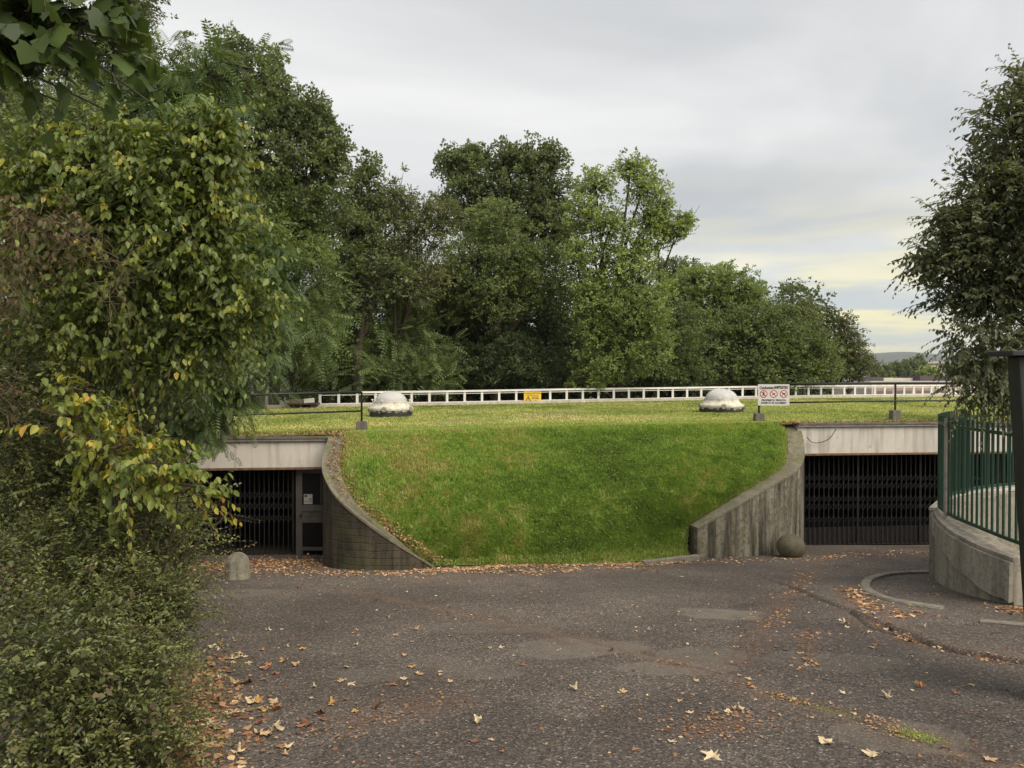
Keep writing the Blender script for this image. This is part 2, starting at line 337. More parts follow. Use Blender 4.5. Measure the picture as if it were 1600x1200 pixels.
def lobe3(lb, d):
    px, py, rx, ry = lb[:4]; dd = d + (lb[4] if len(lb) > 4 else 0)
    return np.array(P(px, py, dd)), np.array((rx*dd/F, max(rx, ry)*dd/F*0.9, ry*dd/F))
def clumps(lobes, d, size, T, cover, rg, tlo=0.0, thi=1.0, flat=0.7, droop=0.1, rcf=0.33, la=0.05, inner=0.25):
    """leaf clumps spread through the lobes; la = leaf area / size^2"""
    parts = []; cl = []
    for lb in lobes:
        c, r = lobe3(lb, d); rm = min(r[0], r[2]); rc0 = rcf*rm
        nc = max(7, int(3.4*(r[0]*r[2])/(rc0*rc0)))
        dr = norm(rg.normal(size=(nc, 3))); rad = rg.uniform(0.45, 1.0, nc)**0.6
        rad *= 1 + 0.16*rg.normal(size=nc)*(rad > 0.8)
        cc = c + dr*r*rad[:, None]; rc = rc0*rg.uniform(0.65, 1.35, nc)
        n = int(cover*4*r[0]*r[2]/(la*size*size)/nc)+3
        g = rg.normal(size=(nc, n, 3)); g = g/ (np.linalg.norm(g, axis=-1, keepdims=True)+1e-6)*(rg.uniform(0, 1, (nc, n, 1))**0.45)
        off = g*np.array((1.15, 1.15, flat)); p = cc[:, None]+off*rc[:, None, None]
        out = norm(dr[:, None]*0.6 + g + np.array((0, 0, 0.5)))
        ax = norm(out + rg.normal(size=out.shape)*0.55 - np.array((0, 0, droop)))
        nm = norm(out*0.5 + np.array((0, 0, 0.7)) + rg.normal(size=out.shape)*0.5)
        ti = np.clip(rg.uniform(0.15, 0.85, (nc, 1))*0.65 + rg.uniform(0, 1, (nc, n))*0.45 - 0.08, 0, 1)*(thi-tlo)+tlo
        sz = size*rg.uniform(0.7, 1.25, (nc, n))
        parts.append(leaves(p.reshape(-1, 3), ax.reshape(-1, 3), nm.reshape(-1, 3), sz.ravel(), ti.ravel(), T, rg))
        if inner:
            m = int(n*nc*inner); g = norm(rg.normal(size=(m, 3)))*(rg.uniform(0, 1, (m, 1))**0.5)*0.85; p = c+g*r
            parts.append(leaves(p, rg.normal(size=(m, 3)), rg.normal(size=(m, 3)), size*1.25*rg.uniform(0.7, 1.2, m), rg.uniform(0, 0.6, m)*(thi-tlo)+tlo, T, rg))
        cl.append((c, r, cc, rc))
    return parts, cl
def ntubes(A, B, ra, rb, bend, rg, k=4, n=4):
    """many curved twigs from A to B"""
    m = len(A); t = np.linspace(0, 1, k)[None, :, None]; b = norm(rg.normal(size=(m, 1, 3)))*bend*np.linalg.norm(B-A, axis=1)[:, None, None]
    p = A[:, None]*(1-t)+B[:, None]*t + b*np.sin(t*math.pi); tg = norm(np.gradient(p, axis=1)); u = norm(np.cross(tg, np.array((0.31, 0.2, 0.93)))); w = np.cross(tg, u)
    rr = (np.asarray(ra).reshape(-1, 1)*(1-t[..., 0]) + np.asarray(rb).reshape(-1, 1)*t[..., 0])[..., None, None]
    an = np.arange(n)*2*math.pi/n; ring = u[:, :, None]*np.cos(an)[None, None, :, None] + w[:, :, None]*np.sin(an)[None, None, :, None]
    V = (p[:, :, None]+ring*rr).reshape(-1, 3); q = []
    for i in range(k-1):
        for j in range(n): q.append((i*n+j, i*n+(j+1) % n, (i+1)*n+(j+1) % n, (i+1)*n+j))
    Q = (np.array(q)[None]+(np.arange(m)*k*n)[:, None, None]).reshape(-1, 4)
    return V, Q, np.full(len(V), 0.5)
def make_tree(name, label, cat_, group, base, d, lobes, T, size, mat, cover=1.6, trunk=0.18, seed=1, bark=None, forks=None, extra=None, **kw):
    rg = np.random.default_rng(seed); bark = bark or m_bark
    parts, cl = clumps(lobes, d, size, T, cover, rg, **kw)
    bx, bd = base; b = P(bx, HZ, bd); zb = gz(b.x, b.y) if bd < 30 else 0.0; b.z = zb - 0.1
    root = empty(name, b, label, cat_, group)
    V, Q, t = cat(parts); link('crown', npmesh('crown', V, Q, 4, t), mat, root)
    # trunk and limbs
    cs = [c for c, *_ in cl]; lowz = min(c[2]-r[2]*0.5 for c, r, *_ in cl); mid = np.mean(cs, axis=0)
    fz = zb + max(0.6, (max(lowz, zb+1.0)-zb)*0.75) ; fk = np.array((b.x*0.6+mid[0]*0.4, b.y*0.6+mid[1]*0.4, fz))
    mb = MB(); h = (fz-zb)
    pts = [(b.x, b.y, zb-0.1), (b.x+rg.normal()*0.05*h*0.3, b.y, zb+h*0.4), tuple(fk)]
    mb.tube(pts, [trunk*1.35, trunk*1.05, trunk*0.9], 9); link('trunk', mb.mesh('trunk', True), bark, root)
    tp = []; A = np.repeat(fk[None], len(cs), 0); B = np.array(cs)
    tp.append(ntubes(A, B, np.full(len(A), trunk*0.62), np.full(len(A), trunk*0.2), 0.10, rg, 6, 6))
    for c, r, cc, rc in cl:
        tp.append(ntubes(np.repeat(c[None], len(cc), 0), cc, np.full(len(cc), trunk*0.16+0.004), np.full(len(cc), trunk*0.04+0.002), 0.12, rg, 4, 4))
    if extra: tp += extra(rg)
    V, Q, t = cat(tp); link('branches', npmesh('branches', V, Q, 4, smooth=True), bark, root)
    return root
def shoots(lobes, d, n, length, K, size, T, rg, droop=0.3, ldroop=0.4, out=0.8, up=0.1, tint=None, side=0.8, rmin=0.35, twr=0.003, start=0.15, biasx=0.0, tend=0.0):
    """leafy shoots growing outward from the lobes"""
    parts = []; tw = []; tot = sum(l[2]*l[3] for l in lobes)
    for lb in lobes:
        c, r = lobe3(lb, d); m = max(4, int(n*lb[2]*lb[3]/tot)); dr = norm(rg.normal(size=(m, 3)))
        s = c + dr*r*rg.uniform(rmin, 0.9, (m, 1))
        dv = norm(dr*out + rg.normal(size=(m, 3))*0.55 + np.array((biasx, 0, up))); Ls = length*rg.uniform(0.5, 1.3, m)
        t = np.linspace(start, 1, K)[None, :, None]; D = dv[:, None]*Ls[:, None, None]
        p = s[:, None]+D*t - np.array((0, 0, 1))*droop*Ls[:, None, None]*t*t
        tg = norm(D - np.array((0, 0, 2))*droop*Ls[:, None, None]*t); sd_ = norm(np.cross(tg, np.array((0, 0, 1)))+rg.normal(size=tg.shape)*0.15)
        sg = np.where(np.arange(K) % 2 == 0, 1, -1)[None, :, None]
        ax = norm(tg*0.55+sd_*sg*side*rg.uniform(0.6, 1.2, (m, K, 1)) - np.array((0, 0, ldroop))*rg.uniform(0.4, 1.6, (m, K, 1)) + rg.normal(size=tg.shape)*0.2)
        nm = norm(np.array((0, 0, 1.0))+rg.normal(size=tg.shape)*0.45 + tg*0.2)
        tt = np.clip(rg.uniform(0.1, 0.75, (m, 1))*0.6+rg.uniform(0, 1, (m, K))*0.4 + tend*np.linspace(0, 1, K)[None], 0, 1)
        if tint: tt = tint(tt, rg, s)
        sz = size*rg.uniform(0.6, 1.2, (m, K))*(1-0.35*np.abs(np.linspace(-0.3, 1, K)))[None]
        parts.append(leaves(p.reshape(-1, 3), ax.reshape(-1, 3), nm.reshape(-1, 3), sz.ravel(), tt.ravel(), T, rg))
        e = s + D[:, 0]*1.0 - np.array((0, 0, 1))*droop*Ls[:, None]; mid = s + D[:, 0]*0.5 - np.array((0, 0, 1))*droop*Ls[:, None]*0.25
        tw.append(ntubes(s, mid, np.full(m, twr), np.full(m, twr*0.7), 0.0, rg, 3, 3)); tw.append(ntubes(mid, e, np.full(m, twr*0.7), np.full(m, twr*0.4), 0.0, rg, 3, 3))
    return parts, tw
def shoot_plant(name, label, cat_, group, base, d, lobes, mat, n, length, K, size, T, seed, trunk=0.03, barkm=None, fill=None, stems=None, high=None, **kw):
    rg = np.random.default_rng(seed); parts, tw = shoots(lobes, d, n, length, K, size, T, rg, **kw)
    bx, bd = base; b = P(bx, HZ, bd); b.z = gz(b.x, b.y)-0.05
    if fill:
        pp, cl = clumps(lobes, d, fill[0], fill[1], fill[2], rg, la=fill[3], thi=fill[4] if len(fill) > 4 else 0.6, inner=0.5); parts += pp
    root = empty(name, b, label, cat_, group); V, Q, t = cat(parts); link('foliage', npmesh('foliage', V, Q, 4, t), mat, root)
    cs = np.array([lobe3(l, d)[0]+np.array((0, 0.3, -0.1)) for l in lobes[:7]]); A = np.repeat(np.array(high if high is not None else b)[None], len(cs), 0)+rg.normal(size=(len(cs), 3))*np.array((0.08, 0.08, 0))
    if high is not None:
        mb = MB().tube([tuple(b), (b.x+0.05, b.y, b.z+2), tuple(high), (high[0]-0.1, high[1], high[2]+2)], [0.16, 0.14, 0.12, 0.08], 10); link('trunk', mb.mesh('trunk', True), m_bark, root)
    tw.append(ntubes(A, cs, np.full(len(A), trunk), np.full(len(A), trunk*0.35), 0.10, rg, 8, 6))
    for l in lobes:
        c, r = lobe3(l, d); m = 10; e = c+norm(rg.normal(size=(m, 3)))*r*0.85
        tw.append(ntubes(np.repeat(c[None], m, 0), e, np.full(m, trunk*0.35), np.full(m, trunk*0.12), 0.12, rg, 5, 4))
    V, Q, t = cat(tw); link('stems', npmesh('stems', V, Q, 4, smooth=True), barkm or m_twig, root)
    return root
exec_parts = True

# ============================================================ SETTING
# one broad ground sheet, following the slope, out to the horizon
xs = [-4000, -900, -200, -60, -30, -15, -8, 0, 10, 15, 30, 60, 200, 900, 4000]; ys = [-300, -6, 2, 10, 17.5, 17.8, 30, 60, 120, 300, 900, 2500, 6000]
V = []; 
for y in ys:
    for x in xs: V.append((x, y, (max(2.4-0.134*y, 0.02) if y > -6 else 3.2) if y <= 17.8 else 0.0))
nx = len(xs); Q = [(j*nx+i, j*nx+i+1, (j+1)*nx+i+1, (j+1)*nx+i) for j in range(len(ys)-1) for i in range(nx-1)]
m_ground, t, b, o = newmat('soil')
t.links.new(ramp(t, noise(t, 0.7, 8), [(0.3, (0.035, 0.04, 0.016)), (0.5, (0.06, 0.055, 0.025)), (0.7, (0.10, 0.08, 0.045))]), b.inputs['Base Color']); b.inputs['Roughness'].default_value = 0.95
bump(t, b, noise(t, 8, 6), 0.8, 0.05)
tag(link('ground', npmesh('ground', V, Q, 4), m_ground), kind='structure')

# forecourt asphalt: fine grid so that cracks, worn patches and the dropped edges are real relief
ys = np.concatenate([np.linspace(-10, 2.4, 12), 2.5*(17.35/2.5)**np.linspace(0, 1, 760)]); xs = np.linspace(-9, 11.5, 760)
X, Y = np.meshgrid(xs, ys)
def segdist(X, Y, pts):
    D = np.full(X.shape, 1e9)
    for (a, b) in zip(pts[:-1], pts[1:]):
        ax, ay, bx, by = a[0], a[1], b[0], b[1]; vx, vy = bx-ax, by-ay
        t = np.clip(((X-ax)*vx+(Y-ay)*vy)/(vx*vx+vy*vy), 0, 1); D = np.minimum(D, np.hypot(X-ax-t*vx, Y-ay-t*vy))
    return D
def vnoise(X, Y, sc, seed, oct=4):
    r = np.random.default_rng(seed); out = np.zeros(X.shape); amp = 1; tot = 0
    for k in range(oct):
        T_ = r.uniform(0, 1, (128, 128)); x = X*sc; y = Y*sc; xi = np.floor(x).astype(int); yi = np.floor(y).astype(int); fx = x-xi; fy = y-yi
        fx = fx*fx*(3-2*fx); fy = fy*fy*(3-2*fy); g = lambda i, j: T_[i % 128, j % 128]
        out += amp*((g(xi, yi)*(1-fx)+g(xi+1, yi)*fx)*(1-fy)+(g(xi, yi+1)*(1-fx)+g(xi+1, yi+1)*fx)*fy); tot += amp; amp *= 0.5; sc *= 2.03
    return out/tot
def pg(*a): return [PG(x, y)[:2] for x, y in a]
seam = pg((540, 925), (700, 958), (800, 982), (905, 1003), (1040, 1040), (1130, 1058), (1200, 1092), (1290, 1118), (1420, 1160), (1560, 1205))
edge = pg((1330, 960), (1360, 985), (1420, 1002), (1500, 1025), (1600, 1042), (1700, 1062))
edge2 = pg((1210, 1030), (1290, 1068), (1400, 1090), (1500, 1122), (1620, 1145))
wob = 0.05*(vnoise(X, Y, 3, 1)-0.5)
jit = (vnoise(X, Y, 9, 2)-0.5)
ds = segdist(X+wob, Y+wob, seam); de = segdist(X+wob, Y+wob, edge); de2 = segdist(X+wob, Y+wob, edge2)
crack = np.maximum.reduce([np.clip(1-ds/(0.018+0.02*jit), 0, 1)*0.55, np.clip(1-de/0.03, 0, 1), np.clip(1-de2/0.02, 0, 1)*0.5])
v2 = vnoise(X, Y, 0.9, 5); fc = np.abs(v2-0.5)
crack = np.maximum(crack, np.clip(1-fc/0.0034, 0, 1)*0.75*(vnoise(X, Y, 0.5, 6) > 0.47))
patch = np.zeros(X.shape)
def blob(px, py, rx, ry, a):
    global patch
    c = PG(px, py); c2 = PG(px, py-ry); c3 = PG(px+rx, py); ry_ = abs(c2.y-c.y); rx_ = abs(c3.x-c.x)
    q = np.hypot((X-c.x)/rx_, (Y-c.y)/ry_) + (vnoise(X, Y, 2.2, int(px))-0.5)*1.3; patch = np.maximum(patch, a*np.clip((1.08-q)/0.14, 0, 1))
for a in ((890, 1015, 110, 16, .75), (1060, 1050, 70, 10, .6), (1130, 963, 75, 10, .9), (1110, 1028, 70, 12, .5), (590, 1060, 60, 10, .35), (350, 930, 80, 7, .8), (740, 1055, 60, 9, .4), (1400, 1160, 90, 25, .5), (680, 1040, 50, 8, .3), (1300, 1040, 110, 12, .3), (770, 985, 90, 8, .3)): blob(*a)
patch = np.maximum(patch, np.clip(1-np.abs(ds-0.02)/0.045, 0, 1)*1.0*(vnoise(X, Y, 1.5, 31))**0.5)
red = np.zeros(X.shape)
def smear(pts, w, a, s):
    global red
    D = segdist(X, Y, pts); red = np.maximum(red, a*np.clip(1-D/w*(0.6+vnoise(X, Y, 3, s)), 0, 1))
smear(seam, 0.35, 0.55, 11); smear(edge, 0.4, 0.5, 12)
smear(pg((1290, 870), (1240, 930), (1200, 985), (1160, 1040)), 0.3, 0.7, 13); smear(pg((1330, 920), (1370, 985)), 0.45, 0.75, 14)
smear(pg((1270, 990), (1255, 1060)), 0.15, 0.6, 18); smear(pg((1090, 1150), (1160, 1135)), 0.2, 0.7, 19)
smear(pg((270, 900), (460, 890)), 0.9, 0.6, 15); smear(pg((640, 910), (1060, 890)), 0.5, 0.5, 16); smear(pg((560, 1130), (700, 1100)), 0.35, 0.6, 17); smear(pg((270, 1200), (330, 1080)), 0.35, 0.8, 20)
sx_ = np.array([p[0] for p in seam]); sy_ = np.array([p[1] for p in seam]); ex0 = np.array([p[0] for p in edge]); ey0 = np.array([p[1] for p in edge])
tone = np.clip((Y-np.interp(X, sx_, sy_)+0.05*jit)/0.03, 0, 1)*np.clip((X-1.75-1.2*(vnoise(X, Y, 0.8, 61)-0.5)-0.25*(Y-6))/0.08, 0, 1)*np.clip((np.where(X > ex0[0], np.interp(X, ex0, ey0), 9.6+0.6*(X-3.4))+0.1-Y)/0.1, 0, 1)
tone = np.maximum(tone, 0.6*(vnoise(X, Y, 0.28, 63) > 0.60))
Z = 2.408-0.134*Y + 0.03*(vnoise(X, Y, 0.35, 8)-0.5)*np.clip((Y-2)/3, 0, 1) + 0.004*(vnoise(X, Y, 14, 9)-0.5) - crack*0.03 + 0.01
# the pavement beyond the dropped edge stands 3 cm higher
ex = np.array([p[0] for p in edge]); ey = np.array([p[1] for p in edge])
up_ = (X > ex[0]) & (Y > np.interp(X, ex, ey)); Z = Z + np.where(up_, 0.035*np.clip(de/0.05, 0, 1), 0)*np.clip((12.5-Y)/2, 0, 1)
n0, n1_ = X.shape; I = np.arange(n0*n1_).reshape(n0, n1_)
Q = np.stack([I[:-1, :-1], I[:-1, 1:], I[1:, 1:], I[1:, :-1]], -1).reshape(-1, 4)
m_asph, t, b, o = newmat('old_asphalt')
def att(t, n):
    a = t.nodes.new('ShaderNodeAttribute'); a.attribute_name = n; return a.outputs['Fac']
base = ramp(t, noise(t, 0.55, 8, rough=0.62), [(0.3, (0.072, 0.055, 0.045)), (0.5, (0.100, 0.082, 0.069)), (0.7, (0.142, 0.117, 0.098))])
vo = t.nodes.new('ShaderNodeTexVoronoi'); vo.inputs['Scale'].default_value = 75; g = t.nodes.new('ShaderNodeTexCoord'); t.links.new(g.outputs['Object'], vo.inputs[0])
sv = t.nodes.new('ShaderNodeSeparateColor'); t.links.new(vo.outputs['Color'], sv.inputs[0])
c = mix(t, 1.0, base, ramp(t, sv.outputs[0], [(0.0, 0.42), (0.35, 0.85), (0.75, 1.15), (0.93, 1.7), (1.0, 3.4)]), 'MULTIPLY')
c = mix(t, M(t, 'MULTIPLY', ramp(t, noise(t, 26, 4, rough=0.8), [(0.52, 0.0), (0.66, 1.0)]), 0.5), c, (0.022, 0.019, 0.018))
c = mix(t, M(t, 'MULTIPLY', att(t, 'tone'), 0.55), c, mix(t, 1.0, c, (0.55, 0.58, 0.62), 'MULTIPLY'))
c = mix(t, M(t, 'MULTIPLY', att(t, 'patch'), ramp(t, noise(t, 5, 6), [(0.3, 0.35), (0.6, 1.0)])), c, (0.165, 0.142, 0.115))
c = mix(t, M(t, 'MULTIPLY', att(t, 'red'), ramp(t, noise(t, 22, 7, rough=0.85), [(0.44, 0.0), (0.60, 0.85)])), c, (0.17, 0.085, 0.045))
c = mix(t, ramp(t, noise(t, 45, 5, rough=0.9), [(0.665, 0.0), (0.70, 0.55)]), c, (0.26, 0.19, 0.12))
c = mix(t, M(t, 'MULTIPLY', att(t, 'crack'), 0.8), c, (0.012, 0.010, 0.009))
t.links.new(c, b.inputs['Base Color']); b.inputs['Roughness'].default_value = 0.85; b.inputs['Specular IOR Level'].default_value = 0.3
bump(t, b, M(t, 'ADD', vo.outputs['Distance'], noise(t, 40, 4)), 0.7, 0.006)
tag(link('road', npmesh('road', np.stack([X, Y, Z], -1).reshape(-1, 3), Q, 4, smooth=True, attrs={'tone': tone.ravel(), 'crack': crack.ravel(), 'patch': patch.ravel(), 'red': red.ravel()}), m_asph), kind='structure')
def road_z(x, y):
    i = np.clip(np.searchsorted(ys, y), 0, len(ys)-1); j = np.clip(np.searchsorted(xs, x), 0, len(xs)-1); return Z[i, j]

# wall plans: outer edge (x, y, top z)
WL = [(-3.78,15.3,2.80),(-3.62,14.9,2.75),(-3.56,14.3,2.56),(-3.44,13.7,2.36),(-3.30,13.35,2.18),(-3.05,13.05,1.93),(-2.75,12.9,1.70),(-2.35,12.82,1.42),(-1.95,12.82,1.15),(-1.6,12.92,0.90),(-1.3,13.1,0.66)]
WR = [(6.55,17.3,2.90),(6.50,16.95,2.72),(6.38,16.5,2.48),(6.22,16.1,2.26),(5.95,15.75,2.06),(5.5,15.4,1.88),(5.05,15.12,1.72),(4.55,14.85,1.52),(4.05,14.65,1.30),(3.57,14.5,1.075)]
def offset(pts, w):
    out = []
    for i, p in enumerate(pts):
        a = Vector(pts[max(i-1, 0)][:2]); b = Vector(pts[min(i+1, len(pts)-1)][:2]); t = (b-a).normalized(); n = Vector((-t.y, t.x))
        out.append((p[0]+n.x*w, p[1]+n.y*w, p[2]))
    return out
def smoothpath(p, k=4):
    out = []
    for i in range(len(p)-1):
        p0, p1, p2, p3 = (np.array(p[max(i-1,0)]), np.array(p[i]), np.array(p[i+1]), np.array(p[min(i+2,len(p)-1)]))
        for j in range(k):
            t = j/k; out.append(tuple(0.5*((2*p1)+(-p0+p2)*t+(2*p0-5*p1+4*p2-p3)*t*t+(-p0+3*p1-3*p2+p3)*t**3)))
    out.append(tuple(p[-1])); return out
WLs = smoothpath(WL); WRs = smoothpath(WR)
WLi = offset(WLs, 0.30); WRi = offset(WRs, -0.32)
def curved_wall(name, label, out, inn, mat, mcap, capin=0.03):
    root = empty(name, (out[len(out)//2][0], out[len(out)//2][1], gz(0, out[len(out)//2][1])), label, 'wall')
    def strip(o, i, z0, z1, nm, mt):
        mb = MB(); n = len(o); vs = []
        for a, b in zip(o, i): vs += [(a[0], a[1], z0(a)), (a[0], a[1], z1(a)), (b[0], b[1], z1(a)), (b[0], b[1], z0(a))]
        fs = []
        for k in range(n-1):
            for q in range(4): fs.append((k*4+q, k*4+(q+1) % 4, (k+1)*4+(q+1) % 4, (k+1)*4+q))
        fs += [(0, 3, 2, 1), (4*n-4, 4*n-3, 4*n-2, 4*n-1)]; mb.add(vs, fs)
        ob = mb.build(nm, mt, root); return ob
    strip(out, inn, lambda a: gz(a[0], a[1])-0.3, lambda a: a[2]-0.045, 'wall_body', mat)
    o2 = [(a[0]-(b[0]-a[0])*0.05, a[1]-(b[1]-a[1])*0.05, a[2]) for a, b in zip(out, inn)]
    i2 = [(b[0]+(b[0]-a[0])*0.02, b[1]+(b[1]-a[1])*0.02, b[2]) for a, b in zip(out, inn)]
    cp = strip(o2, i2, lambda a: a[2]-0.043, lambda a: a[2], 'capping', mcap)
    return root
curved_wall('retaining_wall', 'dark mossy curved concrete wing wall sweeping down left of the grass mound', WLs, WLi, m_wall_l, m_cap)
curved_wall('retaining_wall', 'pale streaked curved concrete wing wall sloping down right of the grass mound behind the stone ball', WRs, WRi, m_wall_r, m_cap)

# roof lawn and mound (one earth sheet each)
def facade(x): return 15.05+0.10*(x+4.6) if x < 0 else 17.05+0.10*(x-6.7)
m_lawn, t, b, o = newmat('lawn_turf')
dry = ramp(t, noise(t, 0.35, 6), [(0.35, (0.10, 0.13, 0.025)), (0.5, (0.17, 0.19, 0.04)), (0.68, (0.25, 0.22, 0.07))])
t.links.new(mix(t, 0.5, dry, ramp(t, noise(t, 9, 7, rough=0.75), [(0.35, (0.06, 0.08, 0.015)), (0.6, (0.20, 0.20, 0.06))])), b.inputs['Base Color']); b.inputs['Roughness'].default_value = 0.95
bump(t, b, noise(t, 14, 6), 0.8, 0.03)
m_mound, t, b, o = newmat('mound_turf')
t.links.new(ramp(t, noise(t, 5, 8, rough=0.7), [(0.3, (0.06, 0.09, 0.015)), (0.55, (0.10, 0.15, 0.025)), (0.75, (0.19, 0.16, 0.06))]), b.inputs['Base Color']); b.inputs['Roughness'].default_value = 0.95
bump(t, b, noise(t, 12, 6), 0.9, 0.04)
RAIL = [(300,640,28),(420,637,28.5),(500,635.5,29),(600,634,29.5),(700,632.5,30),(800,630.5,30.5),(900,628.5,31),(1060,625.5,32.5),(1180,623,33.7),(1300,621,35),(1380,620,36.5),(1450,619,38),(1520,618,40),(1600,617.5,43),(1700,617,47)]
rl = [P(*a) for a in RAIL]
ML = WLi[0]; MR = WRi[0]
def near_y(x):                                    # front edge of the flat lawn
    if x <= -3.5: return 15.12+0.10*(x+4.6)
    if x >= 6.2: return 17.12+0.10*(x-6.7)
    t = (x+3.5)/9.7; return (15.23*(1-t)+17.07*t) + 0.30*math.sin(math.pi*t)
def far_y(x): return float(np.interp(x, [p.x for p in rl], [p.y for p in rl]))
def far_z(x): return float(np.interp(x, [p.x for p in rl], [p.z for p in rl]))
LX = np.concatenate([np.linspace(-13, -3.5, 20), np.linspace(-3.3, 6.1, 40), np.linspace(6.2, 30, 40)]); V = []
def lawn_h(x, y):
    y0, y1 = near_y(x), far_y(x); t = (y-y0)/(y1-y0); t = min(1, max(0, t)); return lawn_z(x)*(1-t)+far_z(x)*t + 0.02*math.sin(x*1.1)*math.sin(y*0.9)*math.sin(math.pi*t)
NY = 30
for x in LX:
    y0, y1 = near_y(x), far_y(x)
    for k in range(NY+1): y = y0+(y1-y0)*k/NY; V.append((x, y, lawn_h(x, y)))
Q = [(i*(NY+1)+k, (i+1)*(NY+1)+k, (i+1)*(NY+1)+k+1, i*(NY+1)+k+1) for i in range(len(LX)-1) for k in range(NY)]
tag(link('lawn', npmesh('lawn', V, Q, 4, smooth=True), m_lawn), kind='structure')
# mound: Coons patch between the inner wall edges, the lawn edge and the foot
foot = [(-1.30,13.22),(-0.9,13.38),(0,13.42),(1,13.5),(2,13.75),(2.7,14.15),(3.45,14.62)]
lb_ = [(p[0]+0.0, p[1], p[2]-0.05) for p in WLi]; rb_ = [(p[0], p[1], p[2]-0.05) for p in WRi] + [(3.42, 14.72, 0.62), (3.45, 14.62, 0.48)]
def samp(p, t):
    d = [0]; 
    for a, b in zip(p[:-1], p[1:]): d.append(d[-1]+math.dist(a, b))
    x = t*d[-1]; return np.array([np.interp(x, d, [q[k] for q in p]) for k in range(len(p[0]))])
NU, NV = 90, 60; ft = [(x, y, gz(x, y)+0.03) for x, y in foot]; lb_[-1] = ft[0]
tpx = np.linspace(lb_[0][0], rb_[0][0], 40); tp_ = [(x, near_y(x)+0.02, lawn_z(x)-0.004) for x in tpx]; tp_[0] = lb_[0]; tp_[-1] = rb_[0]
def coons(u, v):
    c0 = samp(tp_, u); c1 = samp(ft, u); d0 = samp(lb_, v); d1 = samp(rb_, v)
    s = (1-v)*c0+v*c1+(1-u)**3*(d0-(1-v)*c0_0-v*c1_0)+u**3*(d1-(1-v)*c0_1-v*c1_1)
    s[2] += 2.3*(v-v**1.32)*max(0.0, math.sin(math.pi*u))**0.5 + 0.05*math.sin(u*11)*math.sin(math.pi*v)**2*math.sin(math.pi*u); return s
c0_0, c0_1, c1_0, c1_1 = samp(tp_, 0), samp(tp_, 1), samp(ft, 0), samp(ft, 1)
MG = np.array([[coons(i/NU, j/NV) for j in range(NV+1)] for i in range(NU+1)])
I = np.arange((NU+1)*(NV+1)).reshape(NU+1, NV+1); Q = np.stack([I[:-1, :-1], I[:-1, 1:], I[1:, 1:], I[1:, :-1]], -1).reshape(-1, 4)
tag(link('grass_bank', npmesh('grass_bank', MG.reshape(-1, 3), Q, 4, smooth=True), m_mound), kind='structure')

# ------------------------------------------------------------ the underground garage
gar = empty('underground_garage', (1.0, 18, 0), 'low earth covered garage with beige fascia beams above two dark gated openings', 'building')
def wallbox(mb, a, b, z0, z1, th): # vertical slab along a line a-b, thickness going +y
    a = Vector((a[0], a[1], 0)); b = Vector((b[0], b[1], 0)); n = Vector((-(b-a).y, (b-a).x, 0)).normalized()*th
    vs = [(a.x,a.y,z0),(b.x,b.y,z0),(b.x+n.x,b.y+n.y,z0),(a.x+n.x,a.y+n.y,z0),(a.x,a.y,z1),(b.x,b.y,z1),(b.x+n.x,b.y+n.y,z1),(a.x+n.x,a.y+n.y,z1)]
    return mb.add(vs, [(0,3,2,1),(4,5,6,7),(0,1,5,4),(1,2,6,5),(2,3,7,6),(3,0,4,7)])
fl0, fl1 = (-12, facade(-12)), (-3.52, facade(-3.52)); fr0, fr1 = (6.45, facade(6.45)), (13, facade(13))
for (a, b, x0) in ((fl0, fl1, -12), (fr0, fr1, 6.5)):
    za, zb = lawn_z(a[0]), lawn_z(b[0])
    mb = MB(); wallbox(mb, a, b, 2.17 if x0 < 0 else 2.24, (za+zb)/2-0.075, 0.25); mb.build('fascia', m_fascia, gar)
    mb = MB(); a2 = (a[0], a[1]-0.06); b2 = (b[0], b[1]-0.06); wallbox(mb, a2, b2, (za+zb)/2-0.073, (za+zb)/2-0.03, 0.30); mb.build('drip_edge', m_post, gar)
    mb = MB(); a2 = (a[0], a[1]-0.08); b2 = (b[0], b[1]-0.08); wallbox(mb, a2, b2, (za+zb)/2-0.028, (za+zb)/2+0.012, 0.34); mb.build('coping', m_coping, gar)
    mb = MB(); a2 = (a[0], a[1]-0.02); b2 = (b[0], b[1]-0.02); z = 2.17 if x0 < 0 else 2.24; wallbox(mb, a2, b2, z-0.045, z-0.002, 0.27); mb.build('soffit_trim', m_rust, gar)
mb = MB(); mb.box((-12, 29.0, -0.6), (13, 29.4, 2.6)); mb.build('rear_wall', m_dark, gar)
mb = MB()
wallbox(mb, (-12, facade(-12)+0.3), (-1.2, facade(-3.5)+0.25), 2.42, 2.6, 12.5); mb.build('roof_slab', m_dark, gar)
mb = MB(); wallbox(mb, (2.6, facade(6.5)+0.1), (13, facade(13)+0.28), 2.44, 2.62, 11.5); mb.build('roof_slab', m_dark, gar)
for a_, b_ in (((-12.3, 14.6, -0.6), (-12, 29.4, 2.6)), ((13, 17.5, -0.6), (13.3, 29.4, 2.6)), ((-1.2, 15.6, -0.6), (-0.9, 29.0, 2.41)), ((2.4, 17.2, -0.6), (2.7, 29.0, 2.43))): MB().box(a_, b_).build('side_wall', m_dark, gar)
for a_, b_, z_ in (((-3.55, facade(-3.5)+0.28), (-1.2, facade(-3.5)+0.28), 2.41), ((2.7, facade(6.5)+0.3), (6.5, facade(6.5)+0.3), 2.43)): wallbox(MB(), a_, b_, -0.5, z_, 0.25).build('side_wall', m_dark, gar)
mb = MB(); mb.box((-12, 17.36, -0.25), (13, 29, 0.03)); mb.build('floor', m_dark, gar)
